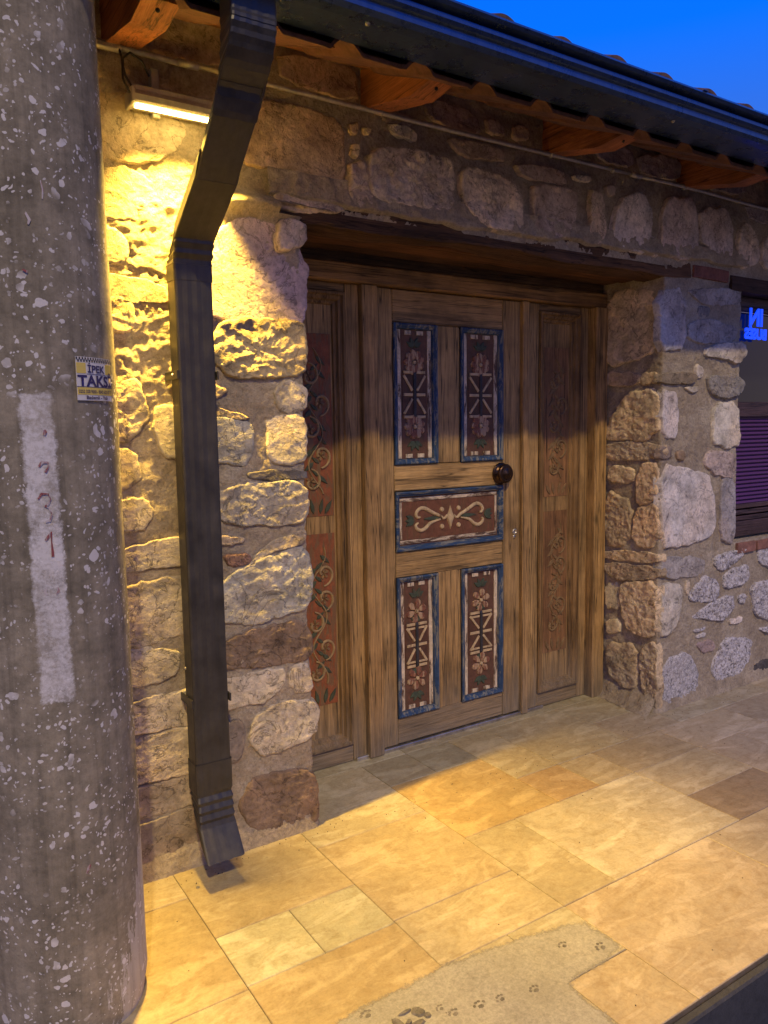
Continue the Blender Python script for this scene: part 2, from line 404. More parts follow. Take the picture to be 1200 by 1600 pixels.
    t.links.new(c, b.inputs['Base Color']); b.inputs['Roughness'].default_value = .82
    b.inputs['Specular IOR Level'].default_value = .25
    bump(t, b, mth(t, 'ADD', mth(t, 'ADD', n2, mth(t, 'MULTIPLY', n3, .8)), mth(t, 'MULTIPLY', spl, .3)), .4, .004); return m
M_pole = pole_mat()

# ------------------------------------------------------------------ the ground
LV = -.16
street = mesh('street', [(-60, -60, LV), (60, -60, LV), (60, -1.44, LV), (-60, -1.44, LV)], [(0, 1, 2, 3)], M_asph); tag(street, kind='structure')
ground = mesh('ground', [(-60, -1.43, LV - .02), (60, -1.43, LV - .02), (60, 60, LV - .02), (-60, 60, LV - .02)], [(0, 1, 2, 3)], M_kerb); tag(ground, kind='structure')
pave = empty('pavement', (2, -.7, 0)); tag(pave, kind='structure')
pave.location = (0, 0, 0)
box('paving_bed', -3, 8, -1.415, .60, LV, -.0035, M_grout, pave, bev=0)
box('kerb', -3, 8, -1.445, -1.4155, LV - .01, -.012, M_asph, pave, bev=.006)

TILES = []      # hand-read tiles: x0,x1,y0,y1,colour
hand = [
 (.50, .75, -.18, .09, (.55, .46, .33)), (.25, .75, -.69, -.18, (.50, .40, .25)), (.75, 1.25, -.43, .09, (.55, .45, .29)),
 (.75, 1.0, -.68, -.43, (.62, .58, .42)), (1.0, 1.25, -.68, -.43, (.56, .52, .38)), (.25, .75, -1.17, -.69, (.53, .45, .31)),
 (.75, 1.25, -1.17, -.68, (.52, .41, .25)), (1.25, 1.75, -.155, .345, (.54, .47, .35)), (1.25, 1.75, -.67, -.155, (.53, .43, .29)),
 (1.75, 2.0, .10, .345, (.42, .37, .28)), (1.75, 2.25, -.41, .10, (.54, .40, .22)), (2.0, 2.25, .10, .345, (.38, .34, .26)),
 (2.25, 2.5, -.41, -.155, (.52, .37, .22)), (2.5, 2.72, -.41, -.155, (.50, .41, .29)), (2.25, 2.5, -.155, .345, (.50, .42, .29)),
 (2.5, 3.0, -.155, .345, (.47, .40, .29)), (2.72, 3.2, -.41, -.155, (.44, .36, .27)),
 (2.0, 2.72, -.92, -.41, (.60, .52, .40)), (1.75, 2.0, -.92, -.41, (.52, .44, .31)), (1.25, 1.75, -.92, -.67, (.58, .49, .34)),
 (2.72, 3.2, -.68, -.41, (.52, .44, .34)), (2.72, 3.2, -.92, -.68, (.36, .28, .22)),
 (1.25, 1.5, -1.17, -.92, (.50, .44, .32)), (1.5, 1.75, -1.17, -.92, (.52, .46, .33)), (1.5, 1.75, -1.415, -1.17, (.57, .46, .32)),
 (1.0, 1.5, -1.415, -1.17, (.50, .44, .32)), (.5, 1.0, -1.415, -1.17, (.52, .46, .34)),
 (1.75, 2.5, -1.415, -.92, (.58, .47, .35)), (2.5, 3.0, -1.415, -.92, (.54, .45, .35)),
 (3.4, 3.9, -.155, .09, (.46, .40, .32)), (3.9, 4.25, -.155, .09, (.50, .43, .34)), (3.75, 4.25, -.41, -.155, (.46, .38, .31)), (3.0, 3.4, .09, .345, (.44, .38, .28)), (3.0, 3.4, -.155, .09, (.46, .38, .29)), (1.25, 1.5, .345, .56, (.45, .4, .3)), (1.5, 2.0, .345, .56, (.45, .4, .3)),
 (2.0, 2.5, .345, .56, (.42, .37, .28)), (2.5, 3.0, .345, .56, (.45, .4, .3)), (3.0, 3.4, .345, .56, (.43, .38, .28)),
 (3.2, 3.75, -.41, -.155, (.52, .43, .34)), (3.2, 3.5, -.92, -.41, (.50, .41, .33)), (3.5, 4.0, -.92, -.41, (.54, .45, .37)),
]
TILES += hand
occ = set()
cx = lambda i: -2.0 + .25 * i
YR = [-1.415, -1.17, -.92, -.67, -.415, -.155, .09]
def covered(x, y): return any(a < x < b_ and c < y < d for a, b_, c, d, _ in TILES)
for j in range(len(YR) - 1):
    for i in range(40):
        x0, y0 = cx(i), YR[j]
        if x0 > 7.6 or covered(x0 + .125, y0 + .12): continue
        W = random.choice((1, 2, 2, 3)); H = random.choice((1, 2, 2))
        while W > 1 and (covered(x0 + .25 * (W - .5), y0 + .12)): W -= 1
        if j + H >= len(YR): H = 1
        if H > 1 and any(covered(x0 + .25 * (k + .5), YR[j + 1] + .12) for k in range(W)): H = 1
        g = random.uniform(.9, 1.08)
        TILES.append((x0, x0 + .25 * W, y0, YR[j + H], tuple(q * g for q in random.choice([(.52, .43, .33), (.48, .38, .29), (.56, .48, .38), (.42, .34, .27)]))))
# trim overlaps where the hand-read grid leaves its 0.25 m module
TILES.sort(key=lambda q: 0 if q in hand else 1)
placed = []
for x0, x1, y0, y1, c in TILES:
    for a, b_, c_, d, _ in placed:
        if x0 < b_ - .01 and x1 > a + .01 and y0 < d - .01 and y1 > c_ + .01:
            if a <= x0 and b_ < x1: x0 = b_
            elif b_ >= x1 and a > x0: x1 = a
    if x1 - x0 < .02: continue
    placed.append((x0, x1, y0, y1, c))
for x0, x1, y0, y1, c in placed:
    dz = random.uniform(-.0006, .0006)
    c = (c[0] * .88, c[1] * .92, c[2] * .88)
    box('paving_tile', x0 + .0012, x1 - .0012, y0 + .0012, y1 - .0012, -.030, dz, M_tile, pave, bev=.0018, col=c)

# ------------------------------------------------------------------ the building
bld = empty('stone_building', (2.4, 0, 0)); bld.location = (0, 0, 0)
tag(bld, 'low rubble stone building with tiled eaves, orange rafters and a deep doorway', 'building')
wall = empty('stone_wall', parent=bld)

def fb(p, s, o=5):
    return noise.fractal(Vector(p) * s, 1.0, 2.1, o)
def wdisp(p):
    d = fb(p, 3.0, 3) * .006 + fb(p, 16, 5) * .0042 + fb(p, 80, 3) * .0026
    if 1.0 < p[0] < 1.45 and abs(p[1]) < .03:       # ragged render sticking out beside the lintel end
        d += .046 * math.exp(-((p[2] - 2.335 - .02 * noise.noise(Vector(p) * 9)) / .022) ** 2) * min(1, (p[0] - 1.0) / .06)
    rough = max(0.0, noise.noise(Vector(p) * 2.1 + Vector((5.1, 0, 0))) )
    if p[0] < 1.35 and 1.55 < p[2] < 2.62:      # heavy trowelled render around the wall lamp
        d += abs(fb(p, 26, 5)) * .0045 + fb(p, 6, 3) * .003
    return d + rough * fb(p, 38, 4) * .006
def strip(name, path, z0, z1, step=.0068, par=None, close_top=False):
    # path: XY points; rounded corners; displaced grid
    pts = []
    for i in range(len(path) - 1):
        a, b_ = Vector(path[i]), Vector(path[i + 1]); L = (b_ - a).length; n = max(1, int(L / step))
        for k in range(n): pts.append(a.lerp(b_, k / n))
    pts.append(Vector(path[-1]))
    for _ in range(3):
        pts = [pts[0]] + [(pts[i - 1] + pts[i] * 2 + pts[i + 1]) / 4 for i in range(1, len(pts) - 1)] + [pts[-1]]
    nz = max(2, int((z1 - z0) / step)); vs = []; fs = []
    n = len(pts)
    nor = []
    for i in range(n):
        d = (pts[min(i + 1, n - 1)] - pts[max(i - 1, 0)]).normalized(); nor.append(Vector((d.y, -d.x)))
    for j in range(nz + 1):
        z = z0 + (z1 - z0) * j / nz
        for i in range(n):
            p = (pts[i].x, pts[i].y, z); d = wdisp(p)
            base = max(0, .10 - z) * .25 if path[0][0] < 5 else 0       # mortar foot
            vs.append((p[0] + nor[i].x * (d + base), p[1] + nor[i].y * (d + base), z))
    for j in range(nz):
        for i in range(n - 1):
            a = j * n + i; fs.append((a, a + 1, a + n + 1, a + n))
    return mesh(name, vs, fs, M_mortar, wall, smooth=True)
strip('mortar', [(-1.2, .004), (1.325, .004), (1.335, .55)], -.02, 2.315)
strip('mortar', [(3.41, .55), (3.40, .004), (4.075, .004), (4.085, .30)], -.02, 2.36)
strip('mortar', [(4.06, .004), (6.5, .004)], -.02, .872, .02)
strip('mortar', [(-1.2, .004), (3.7, .004)], 2.35, 2.96)
strip('mortar', [(3.7, .004), (6.5, .004)], 2.355, 2.96, .013)
strip('mortar', [(-1.2, .004), (1.235, .004)], 2.31, 2.36)
# hidden core of the wall (gives the masonry its thickness)
box('wall_core', -1.2, 1.30, .03, .55, 0, 2.98, M_mortar, wall, bev=0)
box('wall_core', 3.44, 4.05, .03, .55, 0, 2.98, M_mortar, wall, bev=0)
box('wall_core', 1.30, 3.44, .03, .55, 2.42, 2.98, M_mortar, wall, bev=0)
box('wall_core', 4.05, 6.5, .03, .55, 2.42, 2.98, M_mortar, wall, bev=0)
box('wall_core', 4.05, 6.5, .03, .55, 0, .86, M_mortar, wall, bev=0)

# stone colours
CR = (.56, .49, .37); WH = (.60, .56, .53); GR = (.33, .31, .28); DG = (.19, .175, .165); BR = (.27, .20, .145)
RB = (.30, .17, .12); PU = (.42, .34, .33); YE = (.50, .40, .22); BG = (.45, .38, .29); PK = (.46, .37, .33)

def chaikin(p, n=2, cut=.22):
    for _ in range(n):
        q = []
        for i in range(len(p)):
            a, b_ = p[i], p[(i + 1) % len(p)]
            q += [a.lerp(b_, cut), a.lerp(b_, 1 - cut)]
        p = q
    return p
def resample(p, n):
    L = [0]; m = len(p)
    for i in range(m): L.append(L[-1] + (p[(i + 1) % m] - p[i]).length)
    o = []; k = 0
    for i in range(n):
        s = L[-1] * i / n
        while L[k + 1] < s: k += 1
        f = (s - L[k]) / max(1e-9, L[k + 1] - L[k]); o.append(p[k].lerp(p[(k + 1) % m], f))
    return o
def stone(px, col, H=.014, rough=.006, plane='F', mt=None, rs=11.0, ridged=False, name='stone', par=None, grow=1.0):
    par = par or wall
    if plane == 'F': P = [Vector((q.x, q.z)) for q in (PXY(x, y, -.005) for x, y in px)]
    else: P = [Vector((q.y, q.z)) for q in (PXX(x, y, 3.395) for x, y in px)]
    c = sum(P, Vector((0, 0))) / len(P)
    P = [c + (p - c) * grow for p in P]
    P = chaikin(P, 1, .20)
    per = sum((P[i] - P[i - 1]).length for i in range(len(P)))
    n = max(24, min(130, int(per / .0075))); P = resample(P, n)
    sd = random.uniform(0, 50)
    P = [p + (p - c).normalized() * (.013 * noise.noise(Vector((p.x * 16 + sd, p.y * 16, 0))) + .006 * noise.noise(Vector((p.x * 55 + sd, p.y * 55, 3)))) for p in P]
    R = max((p - c).length for p in P)
    K = max(6, min(34, int(R / .0072)))
    H *= .5; rough *= .62
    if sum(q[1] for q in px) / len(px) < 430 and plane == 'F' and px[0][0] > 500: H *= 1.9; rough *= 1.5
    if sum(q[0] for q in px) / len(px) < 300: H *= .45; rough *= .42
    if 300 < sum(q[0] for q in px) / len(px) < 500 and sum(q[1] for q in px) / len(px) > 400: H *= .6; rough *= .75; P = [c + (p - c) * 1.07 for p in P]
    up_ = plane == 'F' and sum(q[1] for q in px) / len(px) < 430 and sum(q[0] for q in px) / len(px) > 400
    k_ = 1.75 if plane == 'S' else 1.5 if up_ else 1.0 if 300 < sum(q[0] for q in px) / len(px) < 500 else 1.18  # light put into the colour: stones under the eaves and on the reveal brightened
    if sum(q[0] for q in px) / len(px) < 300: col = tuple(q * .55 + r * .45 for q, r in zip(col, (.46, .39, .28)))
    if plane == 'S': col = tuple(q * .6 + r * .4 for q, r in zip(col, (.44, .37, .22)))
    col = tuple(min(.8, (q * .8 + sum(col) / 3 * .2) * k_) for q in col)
    rings = [(1.05, -.035), (1.0, -.002), (1 - .5 / K, .55 * H), (1 - .9 / K, .85 * H)] + [(1 - k / K, H) for k in range(2, K)]
    vs = []; fs = []
    def pt(u, v, h):
        if plane == 'F': return (u, -h, v)
        return (3.40 - h, u, v)
    tilt = Vector((random.uniform(-1, 1), random.uniform(-1, 1))) * .03
    def disp(u, v):
        q = Vector((u + sd, v, sd * .3))
        d = noise.fractal(q * rs, 1.0, 2.0, 5) * rough * .8 + noise.fractal(q * 60, 1.0, 2.0, 4) * rough * .35
        vd = noise.voronoi(Vector((q.x * 13, q.y * 19, q.z)))[0]
        d += (vd[1] - vd[0]) * rough * .9 - rough * .3
        if ridged: d += (.35 - abs(noise.noise(Vector((q.x * 16, q.y * 26, 1))))) * rough * 1.0 + noise.fractal(q * 110, 1.0, 2.0, 2) * rough * .3
        d += (Vector((u, v)) - c).dot(tilt)
        return d
    for s, h in rings:
        for p in P:
            q = c + (p - c) * s
            f = 1.0 if h > 0 else .3
            vs.append(pt(q.x, q.y, h + disp(q.x, q.y) * f))
    vs.append(pt(c.x, c.y, H + disp(c.x, c.y)))
    nr = len(rings)
    for j in range(nr - 1):
        for i in range(n):
            a = j * n + i; b_ = j * n + (i + 1) % n
            fs.append((a, b_, b_ + n, a + n))
    for i in range(n): fs.append(((nr - 1) * n + i, (nr - 1) * n + (i + 1) % n, nr * n))
    o = mesh(name, vs, fs, mt or M_stone, par, col, smooth=True)
    bm = bmesh.new(); bm.from_mesh(o.data); bmesh.ops.recalc_face_normals(bm, faces=bm.faces); bm.to_mesh(o.data); bm.free()
    o.data.polygons.foreach_set('use_smooth', [True] * len(o.data.polygons))
    return o

F_STONES = [
 # left pier, right of the downpipe
 ([(300,395),(345,372),(372,350),(432,348),(466,392),(474,420),(473,470),(464,500),(440,499),(365,497),(300,470)], PU, .003, .003),
 ([(430,343),(474,345),(476,382),(455,392),(430,395)], BG, .050, .014),
 ([(363,499),(466,502),(477,543),(470,583),(412,588),(366,586),(335,559),(335,528)], YE, .030, .016),
 ([(427,617),(437,602),(458,597),(479,611),(480,639),(458,646),(437,638)], CR, .018, .005),
 ([(421,654),(471,651),(480,682),(477,716),(452,728),(427,718),(418,688)], CR, .018, .006),
 ([(320,655),(387,657),(397,682),(390,722),(360,726),(320,716)], (.43,.41,.34), .022, .005),
 ([(325,599),(360,608),(341,624),(325,622)], YE, .024, .01),
 ([(325,632),(390,651),(380,656),(325,652)], YE, .028, .008),
 ([(390,737),(476,735),(478,749),(395,749)], DG, .012, .006),
 ([(350,765),(400,757),(473,754),(477,812),(440,819),(366,819),(340,800)], (.40,.38,.33), .016, .010),
 ([(330,838),(387,840),(380,850),(330,850)], BG, .014, .005),
 ([(352,868),(390,865),(394,879),(360,887)], RB, .012, .006),
 ([(340,925),(390,885),(430,868),(476,858),(486,920),(473,948),(396,972),(340,966)], (.46,.44,.37), .022, .013),
 ([(345,1012),(380,990),(450,974),(480,976),(484,1028),(416,1040),(345,1042)], (.28,.19,.12), .020, .014),
 ([(340,1068),(437,1044),(445,1060),(426,1091),(340,1114)], (.60,.53,.40), .014, .004),
 ([(450,1048),(477,1036),(489,1056),(489,1077),(457,1082)], CR, .020, .006),
 ([(399,1124),(436,1099),(486,1094),(494,1123),(490,1148),(436,1174),(409,1180),(394,1154)], (.58,.50,.36), .024, .008),
 ([(362,1130),(379,1125),(384,1140),(379,1184),(350,1194),(350,1135)], (.26,.22,.19), .012, .005),
 ([(398,1218),(440,1210),(486,1206),(496,1258),(490,1283),(400,1297),(380,1262)], (.27,.18,.11), .024, .014),
 ([(385,890),(420,850),(474,828),(476,850),(430,862),(392,882)], (.42,.36,.27), .010, .007),
 # left pier, left of the downpipe
 ([(120,340),(195,358),(203,415),(120,405)], BG, .016, .006),
 ([(120,140),(200,148),(275,160),(290,220),(240,255),(120,240)], (.48,.38,.22), .010, .014),
 ([(120,262),(210,262),(262,300),(268,352),(205,345),(120,330)], (.44,.35,.22), .010, .014),
 ([(120,418),(250,440),(272,474),(200,474),(120,455)], BR, .018, .006),
 ([(120,462),(205,462),(218,518),(120,522)], YE, .020, .014),
 ([(120,620),(185,600),(217,588),(234,640),(217,682),(120,700)], (.46,.38,.24), .022, .014),
 ([(240,640),(275,630),(300,632),(300,712),(255,714),(243,680)], (.52,.45,.28), .018, .005),
 ([(120,705),(215,700),(222,760),(120,775)], (.40,.33,.22), .012, .006),
 ([(195,780),(228,780),(242,805),(227,832),(200,830),(130,824),(130,784)], (.46,.41,.32), .016, .005),
 ([(255,842),(300,838),(300,880),(235,892),(150,900),(160,870)], GR, .014, .007),
 ([(150,925),(285,900),(310,904),(310,985),(210,1012),(150,1015)], BG, .016, .006),
 ([(150,1018),(280,1012),(278,1050),(245,1070),(150,1080)], GR, .014, .006),
 ([(150,1112),(290,1080),(320,1078),(320,1128),(215,1150),(150,1160)], (.58,.50,.37), .014, .005),
 ([(150,1178),(297,1135),(322,1132),(322,1203),(218,1227),(150,1238)], (.42,.35,.25), .016, .010),
 ([(150,1250),(300,1210),(322,1206),(322,1252),(220,1282),(150,1294)], (.33,.27,.20), .012, .006),
 ([(150,1315),(304,1262),(325,1258),(325,1326),(228,1364),(150,1388)], (.17,.13,.09), .016, .006),
 # above the lintel
 ([(380,160),(415,158),(470,165),(534,190),(540,282),(490,272),(425,264),(375,250)], (.44,.32,.18), .016, .008),
 ([(540,190),(560,190),(560,212),(545,212)], YE, .014, .006), ([(566,196),(583,200),(579,211),(568,210)], YE, .014, .006),
 ([(548,225),(563,226),(561,248),(548,244)], YE, .014, .006), ([(605,195),(620,192),(653,208),(651,223),(615,212)], CR, .014, .006),
 ([(578,238),(612,230),(690,245),(708,262),(707,325),(700,333),(620,318),(585,312),(573,280)], (.40,.33,.26), .024, .016),
 ([(540,262),(566,250),(576,300),(590,328),(545,325)], (.42,.33,.24), .022, .016),
 ([(720,260),(760,268),(813,294),(814,360),(765,360),(740,340),(720,310)], (.46,.38,.29), .022, .010),
 ([(832,284),(899,298),(903,333),(885,369),(864,374),(830,352)], (.36,.29,.24), .018, .008),
 ([(920,296),(941,306),(945,368),(934,386),(919,376)], (.48,.40,.31), .020, .010),
 ([(960,326),(980,302),(1004,301),(1019,333),(1015,375),(1007,398),(957,383)], (.46,.42,.40), .020, .005),
 ([(1033,333),(1042,311),(1084,308),(1091,361),(1089,396),(1070,406),(1031,393)], (.40,.34,.32), .018, .006),
 ([(1092,326),(1134,325),(1143,361),(1143,405),(1116,398),(1091,376)], (.38,.33,.32), .018, .006),
 ([(1153,361),(1165,346),(1180,368),(1187,412),(1150,421)], (.44,.38,.33), .020, .009),
 ([(1190,372),(1225,366),(1230,424),(1188,418)], (.42,.36,.32), .018, .009),
 ([(1018,368),(1028,372),(1028,400),(1018,398)], (.42,.36,.33), .012, .004),
 ([(805,255),(878,264),(890,292),(815,278)], (.36,.28,.22), .014, .006), ([(895,272),(925,276),(921,286),(896,282)], CR, .010, .003),
 ([(440,82),(540,101),(557,117),(555,158),(440,128)], (.42,.31,.20), .016, .006),
 ([(165,14),(340,28),(363,40),(361,95),(307,100),(175,70)], (.42,.30,.17), .018, .006),
 ([(653,150),(695,160),(741,178),(749,212),(685,198)], (.30,.23,.19), .014, .007),
 ([(800,196),(814,194),(828,206),(826,223),(803,218)], (.42,.32,.22), .014, .005),
 ([(758,184),(783,193),(791,214),(760,210)], (.34,.26,.20), .014, .006),
 ([(997,240),(1060,248),(1064,282),(1003,276)], (.30,.27,.27), .014, .010),
 ([(925,222),(985,232),(990,262),(940,252)], (.30,.25,.24), .012, .006),
 ([(590,172),(640,178),(648,198),(600,190)], (.32,.25,.19), .010, .006),
 ([(440,285),(490,290),(535,300),(545,330),(470,335),(425,318)], (.46,.36,.24), .020, .018),
 ([(700,215),(745,222),(790,236),(785,255),(720,245)], (.34,.26,.19), .010, .006),
 ([(1100,262),(1160,275),(1165,305),(1110,296)], (.33,.28,.27), .012, .006), ([(1165,318),(1235,330),(1235,355),(1175,345)], (.33,.28,.28), .012, .006),
 ([(945,288),(962,292),(962,305),(948,304)], (.4,.33,.26), .012, .004),
 # right pier
 ([(1033,456),(1070,450),(1072,545),(1033,548)], (.45,.43,.42), .012, .006),
 ([(1075,452),(1155,450),(1158,475),(1112,478),(1090,470)], (.34,.32,.31), .010, .006),
 ([(1093,478),(1110,478),(1109,496),(1093,496)], DG, .006, .002),
 ([(1078,502),(1120,500),(1152,512),(1152,532),(1100,538),(1078,530)], (.36,.34,.33), .010, .007),
 ([(1105,542),(1130,536),(1163,535),(1165,553),(1151,570),(1131,560),(1102,556)], (.48,.43,.36), .030, .007),
 ([(1104,587),(1149,586),(1163,598),(1155,617),(1128,623),(1109,614)], (.26,.25,.23), .034, .012),
 ([(1034,583),(1084,582),(1090,591),(1082,600),(1034,600)], (.26,.21,.14), .020, .004),
 ([(1089,570),(1101,577),(1099,590),(1089,591)], (.62,.57,.50), .014, .003), ([(1070,604),(1097,604),(1084,616)], (.52,.46,.36), .012, .004),
 ([(1036,608),(1055,612),(1061,629),(1058,684),(1036,685)], (.55,.52,.52), .014, .004),
 ([(1115,632),(1153,627),(1157,695),(1137,700),(1113,693)], (.66,.60,.48), .024, .003),
 ([(1032,699),(1050,697),(1051,717),(1032,718)], (.28,.22,.18), .012, .005), ([(1057,705),(1073,705),(1072,718),(1059,719)], (.30,.22,.14), .014, .006),
 ([(1105,704),(1147,707),(1150,729),(1145,748),(1120,743),(1101,726)], (.47,.38,.34), .022, .008),
 ([(1036,726),(1084,736),(1107,742),(1114,768),(1119,807),(1111,840),(1057,853),(1036,854)], (.60,.56,.53), .016, .004),
 ([(1128,746),(1149,746),(1149,834),(1142,850),(1126,840)], (.34,.32,.33), .018, .005),
 ([(1034,868),(1100,871),(1103,900),(1034,906)], (.36,.34,.33), .010, .008),
 ([(1032,912),(1063,913),(1066,940),(1058,976),(1045,990),(1032,995)], (.54,.49,.40), .024, .008),
 ([(1087,993),(1104,988),(1102,996),(1090,999)], WH, .010, .004),
 ([(1088,1005),(1115,998),(1118,1015),(1098,1021)], (.33,.24,.22), .014, .007),
 ([(1100,1081),(1125,1070),(1121,1089),(1102,1092)], DG, .014, .006),
 ([(1141,968),(1162,962),(1160,973),(1143,977)], WH, .010, .005), ([(1072,908),(1078,908),(1079,930),(1073,930)], CR, .008, .003),
 ([(1172,1045),(1215,1022),(1215,1062),(1176,1070)], (.10,.09,.09), .016, .008),
]
SPECK = [
 [(1082,920),(1105,899),(1123,910),(1123,935),(1100,943),(1079,938)], [(1082,966),(1098,950),(1143,927),(1145,955),(1125,972),(1098,966)],
 [(1132,895),(1170,879),(1168,912),(1132,922)], [(1117,870),(1166,855),(1158,872),(1132,892),(1117,885)],
 [(1184,855),(1220,846),(1220,890),(1187,881)], [(1172,914),(1220,903),(1220,974),(1181,962)],
 [(1112,1045),(1132,998),(1173,997),(1171,1030),(1155,1053),(1120,1066)], [(1182,982),(1220,977),(1220,996)],
 [(1154,931),(1166,928),(1164,944),(1156,943)], [(1085,985),(1104,978),(1102,984),(1087,988)],
]
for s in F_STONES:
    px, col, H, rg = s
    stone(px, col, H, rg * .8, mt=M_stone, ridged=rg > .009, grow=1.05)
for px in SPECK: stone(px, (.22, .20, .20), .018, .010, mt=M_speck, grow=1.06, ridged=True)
stone([(1034,1034),(1075,1016),(1091,1045),(1093,1088),(1034,1108)], (.34, .33, .33), .018, .006, mt=M_speck2)
# bricks under the window and beside the lintel
def brick(x0, x1, z0, z1, col, y0=-.012, y1=.10):
    bm = bmesh.new(); bbox_bm(bm, x0, x1, y0, y1, z0, z1, .006, 2, .003)
    bmesh.ops.subdivide_edges(bm, edges=bm.edges, cuts=1)
    for v in bm.verts: v.co.y += noise.noise(v.co * 25) * .003; v.co.z += noise.noise(v.co * 18) * .003
    from_bm('brick', bm, M_clay, wall, col)
xb = 4.09
for k in range(11): brick(xb, xb + .185, .80, .858, random.choice([(.30, .13, .085), (.25, .12, .09), (.34, .16, .10)])); xb += .205
brick(3.625, 3.93, 2.312, 2.375, (.19, .075, .06), -.008)
R_STONES = [
 ([(952,461),(1027,456),(1027,528),(1012,552),(947,571),(950,519)], (.36,.27,.19), .022, .012),
 ([(948,582),(1000,582),(997,603),(946,603)], (.32,.22,.17), .016, .006), ([(1003,583),(1027,583),(1027,600),(1001,600)], (.3,.23,.15), .018, .006),
 ([(979,618),(1027,608),(1027,682),(952,687),(950,663)], (.46,.34,.19), .026, .016),
 ([(946,692),(1026,692),(1026,717),(947,719)], (.26,.19,.13), .020, .014),
 ([(952,729),(989,731),(987,755),(949,752)], (.46,.36,.21), .022, .012), ([(1005,726),(1027,726),(1027,778),(994,790),(996,748)], (.44,.31,.18), .024, .014),
 ([(948,768),(986,788),(982,850),(945,850)], (.27,.20,.12), .024, .018), ([(992,799),(1027,786),(1027,853),(989,850)], (.47,.32,.18), .026, .014),
 ([(947,878),(1024,887),(1027,903),(975,908),(949,895)], (.20,.14,.10), .022, .014), ([(948,860),(1025,864),(1026,880),(950,874)], (.40,.3,.18), .018, .012),
 ([(972,912),(1027,912),(1024,975),(1018,993),(982,985),(971,950)], (.50,.36,.20), .030, .016),
 ([(946,910),(966,913),(966,950),(946,950)], (.40,.34,.20), .014, .006), ([(946,968),(968,970),(967,990),(947,990)], (.46,.40,.24), .016, .005),
 ([(949,1008),(992,1010),(996,1070),(975,1072),(950,1050)], (.25,.19,.12), .022, .016),
 ([(1001,1015),(1027,1008),(1026,1104),(1020,1106),(1001,1070)], (.33,.24,.14), .024, .018),
]
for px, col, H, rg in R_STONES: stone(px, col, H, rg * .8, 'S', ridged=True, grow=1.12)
# rough slope of mortar at the foot of the right reveal
bm = bmesh.new(); pr = []
for j in range(26):
    for i in range(12):
        a = i / 11; Y = -.01 + .44 * j / 25
        x = 3.42 - .13 * a * (1 - .5 * j / 25); z = .16 * (1 - a) ** 1.6 * (1.0 - .3 * j / 25)
        d = fb((x, Y, z), 18, 4) * .012
        pr.append(bm.verts.new((x - d, Y, max(-.005, z + d))))
for j in range(25):
    for i in range(11): bm.faces.new((pr[j * 12 + i], pr[j * 12 + i + 1], pr[(j + 1) * 12 + i + 1], pr[(j + 1) * 12 + i]))
from_bm('mortar_foot', bm, M_mortar, wall, smooth=True)

# lintels: old split timbers, irregular edges
def beam(name, x0, x1, y0, y1, z0, z1, mt, par, col=(1, 1, 1), amp=.006, n=70, bow=0):
    vs = []; fs = []
    prof = [(y0 + .004, z0), (y1 - .004, z0), (y1, z0 + .004), (y1, z1 - .004), (y1 - .004, z1), (y0 + .004, z1), (y0, z1 - .01), (y0 - .001, (z0 + z1) / 2), (y0, z0 + .012)]
    m = len(prof)
    for i in range(n + 1):
        x = x0 + (x1 - x0) * i / n
        for y, z in prof:
            q = Vector((x * 2.6, y * 9 + x0, z * 9)); d = noise.fractal(q, 1, 2, 4) * amp
            d2 = noise.fractal(q + Vector((9, 3, 1)), 1, 2, 4) * amp
            vs.append((x, y + d, z + d2 + bow * math.sin(math.pi * i / n)))
    for i in range(n):
        for k in range(m): fs.append((i * m + k, i * m + (k + 1) % m, (i + 1) * m + (k + 1) % m, (i + 1) * m + k))
    fs += [tuple(range(m)), tuple(range(n * m, n * m + m))[::-1]]
    o = mesh(name, vs, fs, mt, par, col)
    bm = bmesh.new(); bm.from_mesh(o.data); bmesh.ops.recalc_face_normals(bm, faces=bm.faces); bm.to_mesh(o.data); bm.free()
    return o
lint = empty('door_lintel', parent=bld)
beam('timber', 1.225, 3.61, .004, .135, 2.304, 2.43, M_old, lint, (1.1, .95, .85), .018, 160)
beam('timber', 1.30, 3.44, .150, .285, 2.312, 2.40, M_old, lint, (1.6, 1.15, .8), .006)
beam('timber', 1.30, 3.44, .298, .46, 2.318, 2.40, M_old, lint, (1.1, .95, .9), .006)
beam('window_lintel', 3.955, 6.5, -.008, .2, 2.275, 2.352, M_old, bld, (.5, .45, .6), .005)
# crumbly mortar bed hanging over the lintel
bm = bmesh.new(); g = []
nx, nz = 330, 12
for j in range(nz + 1):
    for i in range(nx + 1):
        x = 1.20 + 2.9 * i / nx
        lo = 2.362 + .018 * fb((x, 0, 1), 5, 4) + .035 * min(1, abs(x - 1.9) * .6)
        z = lo + (2.47 - lo) * j / nz
        d = .024 - .010 * j / nz + fb((x, 7, z), 24, 5) * .008
        g.append(bm.verts.new((x, -d if j else .012, z)))
for j in range(nz):
    for i in range(nx): bm.faces.new((g[j * (nx + 1) + i], g[j * (nx + 1) + i + 1], g[(j + 1) * (nx + 1) + i + 1], g[(j + 1) * (nx + 1) + i]))
from_bm('mortar_bed', bm, M_mortar, wall, smooth=True)

